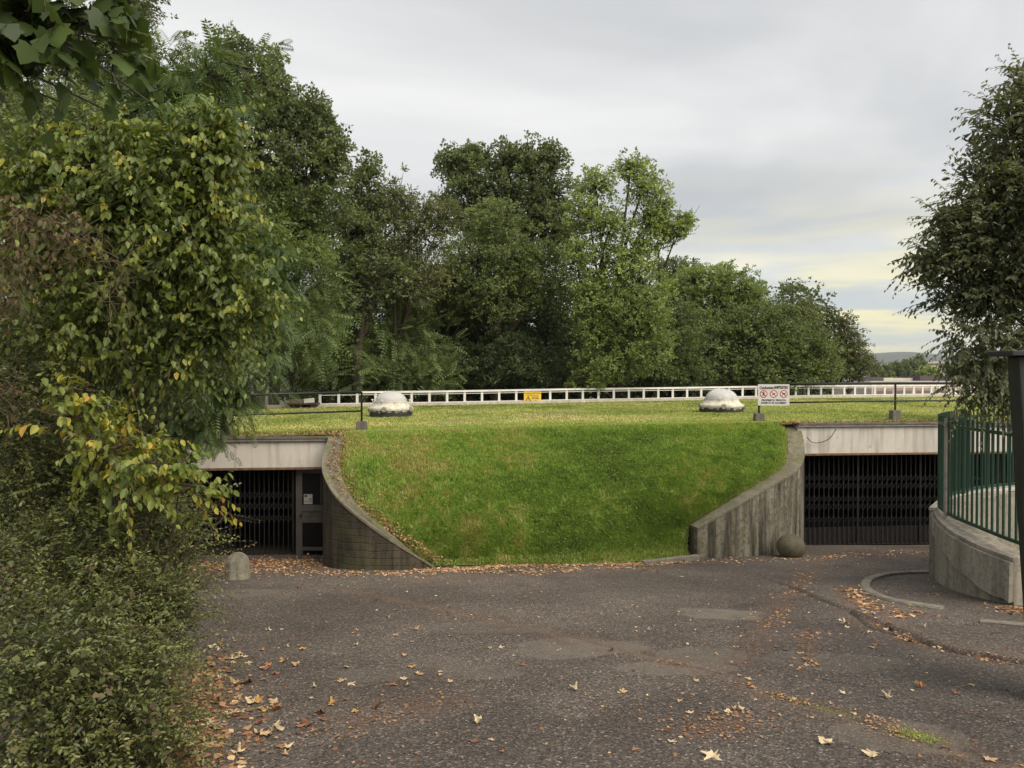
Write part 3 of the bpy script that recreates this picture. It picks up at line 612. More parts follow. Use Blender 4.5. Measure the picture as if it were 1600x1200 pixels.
# pendant wire hanging on the right fascia
pts = [(6.62, 16.93, 2.62), (6.75, 16.97, 2.50), (6.95, 16.99, 2.50), (7.15, 17.0, 2.58), (7.25, 17.0, 2.72), (7.3, 17.0, 2.80)]
tag(MB().tube(smoothpath(pts), 0.008, 5).build('cable', m_iron), 'thin black cable drooping across the beige fascia near the right wing wall', 'cable')
# debris strip on the coping edges: part of litter below

# lattice gates
def lattice_gate(label, a, b, z1, spacing, rows, kick, zb=None):
    a = Vector((a[0], a[1], 0)); b = Vector((b[0], b[1], 0)); L_ = (b-a).length; t = (b-a).normalized()
    root = empty('lattice_gate', ((a+b)/2)[:2]+(gz(0, ((a+b)/2).y),), label, 'gate')
    n = int(L_/spacing); prev = None; lat = MB(); lam = [0, 0.0]
    u = 0; i = 0; pos = []
    while u < L_:
        pos.append(a+t*u); u += spacing*(1 if i % 1 == 0 else 1); i += 1
    for k, p in enumerate(pos):
        z0 = gz(p.x, p.y)+0.03
        mb = MB(); w = 0.045 if k % 13 == 12 else 0.018
        mb.box((p.x-w/2, p.y-0.012, z0), (p.x+w/2, p.y+0.012, z1)); mb.build('bar', m_gate, root)
    for h in rows:
        lat = MB()
        for k in range(len(pos)-1):
            p, q = pos[k], pos[k+1]; zc = gz(p.x, p.y)+h; s = 0.085; zq = gz(q.x, q.y)+h
            lat.bar((p.x, p.y-0.016, zc-s), (q.x, q.y-0.016, zq+s), 0.007, 0.013); lat.bar((p.x, p.y+0.016, zc+s), (q.x, q.y+0.016, zq-s), 0.007, 0.013)
        lat.build('lattice', m_gate, root)
    m = MB(); m.bar((a.x, a.y+0.03, z1-0.02), (b.x, b.y+0.03, z1-0.02), 0.05, 0.04); z0 = gz(a.x, a.y); m.bar((a.x, a.y+0.03, z0+0.035), (b.x, b.y+0.03, gz(b.x, b.y)+0.035), 0.05, 0.03); m.build('track', m_iron, root)
    if kick:
        m = MB(); m.box((a.x, a.y+0.02, z0+0.05), (b.x, a.y+0.03, z0+kick)); 
        m = MB(); wallbox(m, (a.x, a.y+0.035), (b.x, b.y+0.035), z0+0.05, z0+kick, 0.01); m.build('kick_panel', m_iron, root)
    return root
lattice_gate('wide dark folding lattice gate filling the right garage opening', (6.6, facade(6.6)+0.28), (12.4, facade(12.4)+0.28), 2.2, 0.118, (0.62, 0.92, 1.10, 1.40, 1.58), 0.42)
lattice_gate('dark folding lattice gate in the left garage opening beside the metal door', (-10.5, facade(-10.5)+0.26), (-4.42, facade(-4.42)+0.26), 2.13, 0.095, (0.75, 1.0, 1.22), 0)
# metal door at the right of the left opening
dy = facade(-4)+0.16; zg = gz(0, dy)
door = empty('metal_door', (-3.95, dy, zg), 'narrow grey metal door with two glazed panels between lattice gate and left wing wall', 'door')
m_door = plain('door_paint', (0.10, 0.092, 0.08), 0.6, 0.2, var=0.3, scale=5)
x0, x1 = -4.38, -3.60
mb = MB(); mb.box((x0, dy, zg), (x0+0.13, dy+0.06, 2.12)); mb.box((x1-0.16, dy, zg), (x1, dy+0.06, 2.12)); mb.box((x0+0.13, dy, 2.02), (x1-0.16, dy+0.06, 2.12))
mb.box((x0+0.13, dy, zg+0.10), (x1-0.16, dy+0.06, zg+0.17)); mb.box((x0+0.13, dy, 1.25), (x1-0.16, dy+0.06, 1.38)); mb.box((x0+0.13, dy, 1.02), (x1-0.16, dy+0.06, 1.12)); mb.build('door_frame', m_door, door, bevel=0.004)
m_glass, t, b, o = newmat('dark_glass'); b.inputs['Base Color'].default_value = (0.008, 0.009, 0.01, 1); b.inputs['Roughness'].default_value = 0.35; b.inputs['Specular IOR Level'].default_value = 0.2
for (za, zb) in ((1.382, 2.018), (zg+0.172, 1.018)):
    MB().box((x0+0.132, dy+0.025, za), (x1-0.162, dy+0.035, zb)).build('glass_panel', m_glass, door)
mb = MB().box((x0+0.132, dy+0.02, 1.122), (x1-0.162, dy+0.04, 1.248)); mb.build('middle_panel', m_door, door)
mb = MB()
for xx in (x1-0.20, x1-0.27): mb.box((xx-0.012, dy+0.005, 1.40), (xx+0.012, dy+0.022, 2.0))
mb.build('grille_bar', m_door, door)
MB().box((x0+0.09, dy-0.05, 1.14), (x0+0.12, dy-0.001, 1.2)).build('handle', m_iron, door)
nt_ = empty('notice', (-4.12, dy-0.004, 1.40), 'small white paper notice stuck on the grey metal door', 'notice')
MB().box((-4.215, dy-0.006, 1.40), (-4.04, dy-0.001, 1.60)).build('sheet', plain('dimmed_paper', (0.36, 0.35, 0.33), 0.8, var=0.1), nt_)  # white sheet, its colour dimmed to grey for the shade at the door
mb = MB(); mb.box((-4.20, dy-0.009, 1.545), (-4.15, dy-0.007, 1.585)); mb.box((-4.10, dy-0.009, 1.49), (-4.055, dy-0.007, 1.51)); mb.box((-4.205, dy-0.009, 1.455), (-4.05, dy-0.007, 1.462)); mb.build('print', m_ink, nt_)

# ------------------------------------------------------------ bollards
c = PG(370, 906); bo = empty('bollard', c, 'squat round topped concrete bollard standing before the left garage opening', 'bollard', rz=0.2)
prof = [(0.19, -0.03), (0.195, 0.02), (0.19, 0.05), (0.185, 0.13), (0.18, 0.22)] + [(0.18*math.cos(a), 0.235+0.18*math.sin(a)*1.05) for a in np.linspace(0.08, 1.50, 9)] + [(0.002, 0.425)]
mb = MB().lathe(prof, (0, 0, 0.0), 40); link('post', mb.mesh('post', True), m_bollard, bo, True)
mb = MB().tube([(0, 0, 0.415), (0, 0, 0.445)], 0.012, 8); mb.build('lifting_pin', m_iron, bo, local=True)
c = PG(1240, 873); st = bpy.data.meshes.new('ball'); bm = bmesh.new(); bmesh.ops.create_icosphere(bm, subdivisions=5, radius=0.27)
for v in bm.verts:
    if v.co.z < -0.225: v.co.z = -0.225
    v.co.z *= 0.90 if v.co.z > 0 else 1; v.co *= 1+0.006*math.sin(v.co.x*31)*math.sin(v.co.y*27+1)
bm.to_mesh(st); bm.free(); st.polygons.foreach_set('use_smooth', [True]*len(st.polygons))
ba = link('stone_ball', st, m_ball); ba.location = c+Vector((0, 0.1, 0.21)); tag(ba, 'round brown stone ball resting against the foot of the right wing wall', 'stone ball')

# ------------------------------------------------------------ skylights on the lawn
def skylight(px, py, d, w, label):
    c = P(px, py, d); root = empty('skylight', c, label, 'skylight', 'domed skylights set in the roof lawn'); r = w/2
    prof = [(r*0.995, -0.05), (r, 0.0), (r*0.995, 0.22), (r*0.93, 0.235), (r*0.7, 0.236)]
    link('curb', MB().lathe(prof, (0, 0, 0), 12).mesh('curb'), m_skyc, root, True).rotation_euler = (0, 0, R(15))
    prof = [(r*1.02, 0.17), (r*1.035, 0.21), (r*1.02, 0.245), (r*0.9, 0.275), (r*0.82, 0.34), (r*0.78, 0.40), (r*0.80, 0.415), (r*0.74, 0.42)]
    link('skirt', MB().lathe(prof, (0, 0, 0), 48).mesh('skirt', True), m_skyl, root, True)
    prof = [(r*0.73*math.cos(a), 0.42+0.30*math.sin(a)) for a in np.linspace(0, math.pi/2*0.995, 12)]
    link('dome', MB().lathe(prof, (0, 0, 0), 48).mesh('dome', True), m_dome, root, True)
    mb = MB()                                       # seam ribs following the dome
    for a0 in (0.5, 2.1, 3.6, 5.2):
        mb.tube([(math.cos(a0)*(r*0.735*math.cos(a)), math.sin(a0)*(r*0.735*math.cos(a)), 0.42+0.302*math.sin(a)) for a in np.linspace(0, 1.45, 9)], 0.007, 4)
    link('rib', mb.mesh('rib'), m_skyl, root, True)
    for a0 in (0.05, math.pi-0.05, 4.4, 1.4):
        x, y = math.cos(a0)*r*0.84, math.sin(a0)*r*0.84
        mb = MB().tube([(x*0.96, y*0.96, 0.36), (x*1.02, y*1.02, 0.42), (x*1.06, y*1.06, 0.46)], 0.013, 6); mb.box((x*1.05-0.03, y*1.05-0.015, 0.45), (x*1.05+0.03, y*1.05+0.015, 0.48)); link('clip', mb.mesh('clip'), m_white, root, True)
    for a0 in (4.55, 5.9, 3.3):
        x, y = math.cos(a0)*r*1.03, math.sin(a0)*r*1.03
        q = Matrix.Translation((x, y, 0.20)) @ Matrix.Rotation(a0, 4, 'Z') @ Matrix.Rotation(R(90), 4, 'Y')
        bm = bmesh.new(); bmesh.ops.create_cone(bm, cap_ends=True, segments=18, radius1=0.085, radius2=0.07, depth=0.05, matrix=q); me = bpy.data.meshes.new('vent'); bm.to_mesh(me); bm.free(); link('vent', me, m_post, root, True)
    return root
skylight(611, 649.5, 21.9, 1.24, 'domed white skylight on the lawn beside the left iron handrail')
skylight(1127, 644.5, 22.6, 1.28, 'domed white skylight on the lawn just left of the no entry sign')

# ------------------------------------------------------------ long white railing
rp = smoothpath([tuple(p) for p in [P(a[0], a[1], a[2]) for a in RAIL[2:]]], 10)
d = [0]
for a, b_ in zip(rp[:-1], rp[1:]): d.append(d[-1]+math.dist(a, b_))
def along(u): return Vector([float(np.interp(u, d, [q[k] for q in rp])) for k in range(3)])
wr = empty('white_railing', along(d[-1]/2), 'long low white railing curving along the far edge of the roof lawn', 'railing')
H = 0.555; us = np.arange(0.0, d[-1], 0.70); seg = [along(u) for u in us]; vz = Vector((0, 0, 1))
mt, mb2, mk = MB(), MB(), MB(); kb = MB()
for a, b_ in zip(seg[:-1], seg[1:]):
    mt.bar(a+vz*(H-0.02), b_+vz*(H-0.02), 0.11, 0.075); mb2.bar(a+vz*0.10, b_+vz*0.10, 0.05, 0.05); mk.bar(a+vz*(H-0.115), b_+vz*(H-0.115), 0.03, 0.025)
mt.build('top_rail', m_white, wr); mb2.build('bottom_rail', m_white, wr); mk.build('upper_rail', m_white, wr)
for p in seg[:-1]:
    MB().box((p.x-0.045, p.y-0.03, p.z-0.02), (p.x+0.045, p.y+0.03, p.z+H-0.06)).build('post', m_white, wr)
kr = empty('kerb', along(0), 'low pale concrete kerb running under the white railing', 'kerb'); k2 = MB()
ext = [P(a[0], a[1], a[2]) for a in RAIL[:2]]+seg
for a, b_ in zip(ext[:-1], ext[1:]): k2.bar(a+Vector((0, -0.22, 0.02)), b_+Vector((0, -0.22, 0.02)), 0.5, 0.17)
k2.build('kerb_body', m_wkerb, kr)
k3 = MB()
for a, b_ in zip(ext[:-1], ext[1:]): k3.bar(a+Vector((0, 0.25, -0.8)), b_+Vector((0, 0.25, -0.8)), 0.3, 1.5)
k3.build('kerb_wall', m_conc, kr)

# ------------------------------------------------------------ lettering helper
def letters(txt, size, mat, loc, parent, align='CENTER', bold=0.0, name='lettering', sx=1):
    cu = bpy.data.curves.new('txt', 'FONT'); cu.body = txt; cu.size = size; cu.align_x = align; cu.align_y = 'CENTER'; cu.extrude = 0.0008; cu.offset = bold; cu.resolution_u = 3
    tmp = bpy.data.objects.new('txt', cu); COL.objects.link(tmp); bpy.context.view_layer.update()
    me = bpy.data.meshes.new_from_object(tmp.evaluated_get(bpy.context.evaluated_depsgraph_get())); bpy.data.objects.remove(tmp)
    me.transform(Matrix.Translation(loc) @ Matrix.Rotation(R(90), 4, 'X') @ Matrix.Diagonal((sx, 1, 1, 1))); me.materials.clear()
    return link(name, me, mat, parent)

# yellow sign on the white railing
ys_ = P(832, 621, 30.4); sg = empty('warning_sign', ys_, 'small yellow warning sign with black triangle fixed to the white railing', 'sign')
w2, h2 = 0.345, 0.245; y_ = ys_.y-0.10
MB().box((ys_.x-w2, y_, ys_.z-h2), (ys_.x+w2, y_+0.012, ys_.z+h2)).build('board', m_yel, sg)
tri = MB()
for k in range(3):
    a = Vector((ys_.x-0.17+0.125*math.sin(k*2*math.pi/3), y_-0.004, ys_.z-0.08+0.12*math.cos(k*2*math.pi/3))); b_ = Vector((ys_.x-0.17+0.125*math.sin((k+1)*2*math.pi/3), y_-0.004, ys_.z-0.08+0.12*math.cos((k+1)*2*math.pi/3))); tri.bar(a, b_, 0.006, 0.026, up=(0, 1, 0)) if False else tri.bar(a, b_, 0.026, 0.005, up=(0, 1, 0))
tri.box((ys_.x-0.18, y_-0.006, ys_.z-0.10), (ys_.x-0.155, y_-0.001, ys_.z-0.03)); tri.build('triangle', m_ink, sg)
letters('Condominio ANFITEATRO', 0.062, m_ink, (ys_.x, y_-0.003, ys_.z+0.175), sg, bold=0.001, sx=0.95)
def dashes(z, spec, mat):
    mb = MB()
    for a, b_ in spec: mb.box((ys_.x+a, y_-0.003, ys_.z+z-0.015), (ys_.x+b_, y_-0.001, ys_.z+z+0.015))
    mb.build('print', mat, sg)
dashes(0.095, [(-0.25,-0.21),(-0.19,-0.12),(-0.10,0.02),(0.04,0.13),(0.15,0.24)], m_red); dashes(0.02, [(-0.04,0.25)], m_ink); dashes(-0.05, [(-0.04,0.08),(0.10,0.27)], m_ink); dashes(-0.13, [(0.02,0.06),(0.08,0.18)], m_ink)

# ------------------------------------------------------------ dark iron handrails with concrete feet
def handrail(label, pts, posts, hz):
    """pts: list of top points; posts: (index); ground z by lawn"""
    root = empty('handrail', (pts[0].x, pts[0].y, lawn_z(pts[0].x)), label, 'handrail')
    MB().tube([p for p in pts], 0.027, 10).build('top_rail', m_rail, root, True)
    MB().tube([p-Vector((0, 0, hz)) for p in pts], 0.019, 8).build('mid_rail', m_rail, root, True)
    for p in posts:
        g0 = lawn_h(p.x, p.y); bw, bh = 0.115, 0.23
        MB().box((p.x-0.018, p.y-0.018, g0+bh), (p.x+0.018, p.y+0.018, p.z)).build('post', m_rail, root)
        mb = MB(); q = 0.85; vs = []
        for z, s in ((g0-0.08, 1), (g0+bh, q)): vs += [(p.x-bw*s, p.y-bw*s, z), (p.x+bw*s, p.y-bw*s, z), (p.x+bw*s, p.y+bw*s, z), (p.x-bw*s, p.y+bw*s, z)]
        mb.add(vs, [(0,3,2,1),(4,5,6,7),(0,1,5,4),(1,2,6,5),(2,3,7,6),(3,0,4,7)]).build('foot_block', m_block, root, bevel=0.008)
    return root
A = P(1186, 600.5, 17.45); B = P(1399, 598.5, 18.2); C_ = P(1640, 599, 19.1)
handrail('dark iron handrail on the lawn edge above the right garage opening', [A, B, C_], [A, B, C_], 0.43)
A = P(565, 612.5, 15.95); B = P(349, 618, 15.1); C_ = P(150, 624, 14.6)
handrail('dark iron handrail on the lawn edge above the left garage opening', [A, B, C_], [A, B, C_], 0.40)

# no-entry sign
sp_ = P(1209, 617, 17.38); sg = empty('no_entry_sign', sp_, 'white no entry sign with three red prohibition circles on the iron handrail', 'sign'); y_ = sp_.y
bw, bh = 0.362, 0.245
o = MB().box((sp_.x-bw, y_, sp_.z-bh), (sp_.x+bw, y_+0.006, sp_.z+bh)).build('board', m_signw, sg)
letters('Condominio', 0.088, m_ink, (sp_.x-0.165, y_-0.002, sp_.z+0.162), sg, bold=0.003, sx=0.72)
letters('ANFITEATRO', 0.088, m_ink, (sp_.x+0.165, y_-0.002, sp_.z+0.168), sg, bold=0.004, sx=0.62)
letters("PROPRIETA' PRIVATA", 0.058, m_ink, (sp_.x, y_-0.002, sp_.z-0.125), sg, bold=0.0022, sx=1.02)
letters('DIVIETO DI ACCESSO', 0.058, m_ink, (sp_.x, y_-0.002, sp_.z-0.187), sg, bold=0.0022, sx=1.04)
for k in range(3):
    cx = sp_.x+(k-1)*0.232; cz = sp_.z+0.022; r_ = 0.088
    q = Matrix.Translation((cx, y_-0.0015, cz)) @ Matrix.Rotation(R(90), 4, 'X')
    bm = bmesh.new(); bmesh.ops.create_circle(bm, cap_ends=True, segments=32, radius=r_-0.01, matrix=q); me = bpy.data.meshes.new('d'); bm.to_mesh(me); bm.free(); fld = link('circle_field', me, m_pink, sg)
    mb = MB(); n = 32; vs = []
    for i in range(n):
        a = 2*math.pi*i/n; vs += [(cx+math.cos(a)*r_, y_-0.003, cz+math.sin(a)*r_), (cx+math.cos(a)*(r_-0.017), y_-0.003, cz+math.sin(a)*(r_-0.017))]
    mb.add(vs, [(2*i, 2*i+1, (2*i+3) % (2*n), (2*i+2) % (2*n)) for i in range(n)]); s_ = 0.058
    mb.bar((cx-s_, y_-0.0035, cz+s_), (cx+s_, y_-0.0035, cz-s_), 0.014, 0.001, up=(0, 1, 0)); mb.build('prohibition_ring', m_red, sg)
    mb = MB(); yy = y_-0.006
    def lim(a, b_, w): mb.bar((cx+a[0], yy, cz+a[1]), (cx+b_[0], yy, cz+b_[1]), w, 0.001, up=(0, 1, 0))
    if k == 0:
        lim((0.004, 0.035), (-0.004, -0.01), 0.022); lim((0.005, 0.045), (0.005, 0.062), 0.018); lim((0.0, 0.028), (0.035, 0.012), 0.010); lim((0, 0.028), (-0.036, 0.03), 0.010); lim((-0.004, -0.01), (0.034, -0.045), 0.013); lim((-0.004, -0.01), (-0.034, -0.046), 0.013)
    elif k == 1:
        lim((-0.035, -0.012), (0.03, 0.012), 0.016); lim((-0.02, -0.03), (0.028, 0.03), 0.008)
    else:
        lim((-0.026, 0.006), (0.026, 0.006), 0.022); lim((0.022, 0.01), (0.042, 0.034), 0.014); lim((-0.026, 0.01), (-0.044, 0.036), 0.008); lim((-0.022, 0), (-0.038, -0.045), 0.011); lim((0.022, 0), (0.038, -0.045), 0.011)
    mb.build('pictogram', m_ink, sg)

# stack of boards at the end of the white railing
c = P(473, 636, 28.2); rt = empty('board_stack', c, 'small stack of pale boards on a pallet at the left end of the white railing', 'board stack')
m_wood = plain('grey_wood', (0.22, 0.18, 0.13), 0.85, 0, var=0.4, scale=7); m_wood2 = plain('dark_wood', (0.09, 0.06, 0.045), 0.85, 0, var=0.4, scale=7)
for dx in (-0.42, 0.0, 0.42): MB().box((c.x+dx-0.05, c.y-0.3, c.z), (c.x+dx+0.05, c.y+0.3, c.z+0.10)).build('pallet_block', m_wood2, rt)
MB().box((c.x-0.56, c.y-0.35, c.z+0.102), (c.x+0.56, c.y+0.35, c.z+0.15)).build('pallet_deck', m_wood2, rt)
for k in range(3): MB().box((c.x-0.52+0.02*k, c.y-0.3, c.z+0.152+0.045*k), (c.x+0.36-0.03*k, c.y+0.3, c.z+0.192+0.045*k)).build('board', m_wood, rt)
MB().box((c.x+0.14, c.y-0.34, c.z+0.17), (c.x+0.52, c.y-0.302, c.z+0.33), Matrix.Rotation(R(-6), 3, 'Y'), (c.x+0.3, c.y, c.z+0.2)).build('white_panel', m_white, rt)

# ------------------------------------------------------------ right: curved ramp wall, green fence, black pillar, kerbs
WO = smoothpath([(8.6,13.5,1.95),(7.6,12.8,1.95),(6.95,12.1,1.95),(6.52,11.6,1.94),(6.27,11.1,1.92),(6.07,10.5,1.89),(5.97,10.0,1.87),(5.95,9.5,1.84),(6.0,9.0,1.82)])
WI = offset(WO, 0.34)
rw = curved_wall('ramp_wall', 'broken edged pale concrete curved wall below the green fence at right', WO, WI, m_conc, m_conc)
# spalled render skin proud of the wall, with a torn lower edge
mb = MB(); vs = []; n = len(WO); r5 = random.Random(5)
for k in range(12, n):
    a = WO[k]; i_ = WI[k]; nrm_ = Vector((a[0]-i_[0], a[1]-i_[1])).normalized(); f = (k-12)/(n-13)
    zt = a[2]-0.05; zb_ = zt-0.10-0.40*f**0.8+r5.uniform(-0.03, 0.03)
    vs += [(a[0]+nrm_.x*0.004, a[1]+nrm_.y*0.004, zt), (a[0]+nrm_.x*0.06, a[1]+nrm_.y*0.06, zt), (a[0]+nrm_.x*0.07, a[1]+nrm_.y*0.07, zb_), (a[0]+nrm_.x*0.004, a[1]+nrm_.y*0.004, zb_+0.01)]
fs = []; q = n-12
for k in range(q-1):
    for j in range(4): fs.append((k*4+j, k*4+(j+1) % 4, (k+1)*4+(j+1) % 4, (k+1)*4+j))
fs += [(0, 3, 2, 1), (4*q-4, 4*q-3, 4*q-2, 4*q-1)]; mb.add(vs, fs).build('render_skin', m_conc, rw)
# far side wall of the sunken ramp
FO = smoothpath([(6.75,11.95,1.9),(7.9,13.25,1.93),(9.6,14.15,1.93),(12,14.4,1.93)]); FI = offset(FO, 0.25)
inner = [(p[0], p[1], 1.93) for p in FO]
curved_wall('ramp_wall', 'low curved concrete wall under the far section of the green fence', offset(FO, -0.16), offset(FO, 0.12), m_conc, m_wkerb)
ifl = MB(); ifl.add([(6.3, 8.5, 1.22), (13, 8.5, 1.22), (13, 14.6, 0.75), (8.4, 13.6, 0.8), (6.6, 11.6, 1.0)], [(0, 1, 2, 3, 4)]); tag(ifl.build('path', m_kerb), kind='structure')
FP = smoothpath([(6.62,8.0,0),(6.36,9.0,0),(6.42,10.0,0),(6.56,11.0,0),(6.95,12.0,0),(7.9,13.15,0),(9.6,14.05,0),(12,14.3,0)], 8)
FP = smoothpath([(6.13,8.0,0),(6.10,9.0,0),(6.20,10.0,0),(6.37,11.0,0),(6.80,12.0,0),(7.9,13.2,0),(9.6,14.08,0),(12,14.3,0)], 8)
gf = empty('green_fence', (6.4, 11, 1.95), 'green painted steel bar fence curving along the top of the right ramp wall', 'fence')
ftp, fbt = MB(), MB()
for a, b_ in zip(FP[:-1], FP[1:]):
    ftp.bar((a[0], a[1], 3.28), (b_[0], b_[1], 3.28), 0.03, 0.045); fbt.bar((a[0], a[1], 1.99), (b_[0], b_[1], 1.99), 0.03, 0.045)
ftp.build('top_rail', m_green, gf); fbt.build('bottom_rail', m_green, gf)
dd = [0]
for a, b_ in zip(FP[:-1], FP[1:]): dd.append(dd[-1]+math.dist(a, b_))
barm = None; u = 0.05
while u < dd[-1]:
    x = float(np.interp(u, dd, [p[0] for p in FP])); y = float(np.interp(u, dd, [p[1] for p in FP])); u += 0.135
    if barm is None: barm = MB().box((-0.011, -0.011, -0.68), (0.011, 0.011, 0.75)).mesh('bar'); barm.materials.append(m_green)
    o = bpy.data.objects.new('bar', barm); COL.objects.link(o); o.parent = gf; o.location = (x-6.4, y-11, 2.65-1.95)
MB().box((6.33, 11.0, 1.70), (6.39, 11.06, 3.38)).build('post', m_post, gf)
MB().box((7.88, 13.2, 1.85), (7.94, 13.26, 3.42)).build('post', m_green, gf)
# black pillar
pl = empty('pillar', (3.9, 5.0, gz(0, 5)), 'tall black pillar with a flat overhanging cap at the right edge of the photo', 'pillar')
mb = MB(); zt, z0 = 4.135, gz(0, 5)-0.1
vs = [(3.66,5.22,z0),(4.2,5.22,z0),(4.2,5.38,z0),(3.70,5.38,z0),(3.50,5.22,zt),(4.2,5.22,zt),(4.2,5.38,zt),(3.52,5.38,zt)]
mb.add(vs, [(0,3,2,1),(4,5,6,7),(0,1,5,4),(1,2,6,5),(2,3,7,6),(3,0,4,7)]).build('shaft', m_blackp, pl, bevel=0.012)
MB().box((3.42, 5.16, 4.137), (4.3, 5.44, 4.172)).build('cap', m_blackp, pl, bevel=0.004)
MB().box((3.57, 5.205, 3.375), (4.2, 5.219, 3.383)).build('joint_strip', m_iron, pl)
# curved kerb island at the right
kp = [PG(*a) for a in ((1475, 898), (1420, 899.5), (1385, 902), (1360, 908), (1347, 916), (1346, 927), (1362, 938), (1390, 948), (1425, 955), (1468, 962))]
ks = smoothpath([tuple(p) for p in kp], 5); kk = empty('kerb', kp[5], 'curved grey kerb stones rounding the corner before the right ramp wall', 'kerb')
st_ = 0
while st_ < len(ks)-1:
    en = min(st_+6, len(ks)-1); mb = MB(); g_ = ks[st_:en+1]
    n = len(g_); inn_ = offset(g_, 0.13 if True else 0); vs = []
    for a, b_ in zip(g_, inn_):
        za, zb2 = a[2]-0.1, a[2]+0.085; vs += [(a[0], a[1], za), (a[0], a[1], zb2-0.02), (a[0]*0.8+b_[0]*0.2, a[1]*0.8+b_[1]*0.2, zb2), (b_[0], b_[1], zb2), (b_[0], b_[1], za)]
    # small gap at joints
    for j in range(5): vs[j] = tuple(np.array(vs[j])*0.82+np.array(vs[5+j])*0.18)
    fs = [(k*5+j, k*5+(j+1) % 5, (k+1)*5+(j+1) % 5, (k+1)*5+j) for k in range(n-1) for j in range(5)]+[(0,4,3,2,1), tuple(5*n-5+j for j in range(5))]
    mb.add(vs, fs).build('kerb_stone', m_kerb, kk); st_ = en
mb = MB(); a, b_ = PG(1535, 982), PG(1640, 992); mb.bar(a+Vector((0, 0, 0.03)), b_+Vector((0, 0, 0.03)), 0.12, 0.1); tag(mb.build('kerb', m_kerb), 'short straight kerb piece at the right edge of the asphalt', 'kerb')
mb = MB(); a, b_ = PG(1005, 885), PG(1092, 877); mb.bar(a+Vector((0, 0, 0.02)), b_+Vector((0, 0, 0.05)), 0.10, 0.14); tag(mb.build('kerb', m_kerb, bevel=0.01), 'short low kerb at the right foot of the grass mound', 'kerb')

# ------------------------------------------------------------ far terrace building, distant blocks, hills
tb = empty('terrace_building', P(1450, 600, 80), 'long low pale building with a row of pinkish windows beyond the white railing', 'building')
m_pale = concrete('pale_wall', (0.56, 0.52, 0.44), (0.38, 0.34, 0.28), 0.4); m_brick = plain('pinkish_brick', (0.30, 0.215, 0.17), 0.8, 0, var=0.25, scale=2); m_roofd = plain('dark_roof', (0.07, 0.055, 0.06), 0.7)
m_win = plain('far_window', (0.12, 0.13, 0.13), 0.3, 0, var=0.2)
a = P(1362, 620, 78); b_ = P(1660, 620, 86); dv = Vector((b_.x-a.x, b_.y-a.y, 0)); ln = dv.length; dv.normalize(); nn = Vector((dv.y, -dv.x, 0))
def slab(name, mat, u0, u1, z0, z1, o0, th=0.3):
    p = a+dv*u0+nn*o0; q = a+dv*u1+nn*o0; mb = MB(); wallbox(mb, (p.x, p.y), (q.x, q.y), z0, z1, th); return mb.build(name, mat, tb)
slab('wall', m_pale, 0, ln, -0.2, 3.15, 0, 9); slab('parapet', m_pale, -0.3, ln+0.3, 3.16, 3.42, 0.15, 9.3); slab('terrace', m_pale, 0, ln, -0.1, 1.9, 1.6, 1.3)
u = 0.6
while u < ln-2:
    w_ = slab('window', m_brick, u, u+2.1, 1.95, 2.98, 0.02, 0.03)
    for k in (0.12, 1.12):
        p = a+dv*(u+k)+nn*0.06; q = a+dv*(u+k+0.85)+nn*0.06; mb = MB(); wallbox(mb, (p.x, p.y), (q.x, q.y), 1.98, 2.42, 0.02); link('pane', mb.mesh('pane'), m_win, w_)
    u += 2.55
slab('roof_lantern', m_roofd, 1.2, 4.4, 3.43, 3.85, -3.0, 3); slab('roof_lantern', m_roofd, 9.4, 20, 3.43, 4.0, -3.0, 3); slab('upper_roof', m_pale, 0.0, ln, 3.43, 3.75, -4, 5)
bb = empty('apartment_block', P(1475, 580, 230), 'distant pale block half hidden behind the far trees', 'building'); p = P(1476, 590, 230)
MB().box((p.x-5, p.y, 0), (p.x+12, p.y+12, CZ+(587-568)/F*230)).build('wall', m_pale, bb)
MB().box((p.x-5.4, p.y-0.5, CZ+(587-568)/F*230+0.01), (p.x+12.4, p.y+12.4, CZ+(587-568)/F*230+0.7)).build('roof', m_pale, bb)
for k in range(5): MB().box((p.x-4+3.2*k, p.y-0.06, 5.0), (p.x-2.4+3.2*k, p.y-0.01, 6.6)).build('window', m_win, bb)
# hills
hx = np.linspace(-2600, 3400, 240); V = []; prof = np.zeros(240)
hill = 88 + 34*vnoise(hx[None]/520, hx[None]*0, 1.0, 77)[0] - 8
rows_ = [(2100, 0), (2500, 0.45), (2900, 0.85), (3300, 1.0), (3900, 0.9), (4600, 0)]
for (yy, s) in rows_:
    for x, h in zip(hx, hill): V.append((x, yy, -2 + s*(h*(yy/3100)) + (s > 0)*6*math.sin(x*0.011+yy)))
Q = [(j*240+i, j*240+i+1, (j+1)*240+i+1, (j+1)*240+i) for j in range(len(rows_)-1) for i in range(239)]
m_hill = plain('wooded_hill', (0.045, 0.06, 0.03), 0.95, 0, var=0.4, scale=0.01, bmp=0)
tag(link('hills', npmesh('hills', V, Q, 4, smooth=True), m_hill), kind='structure')

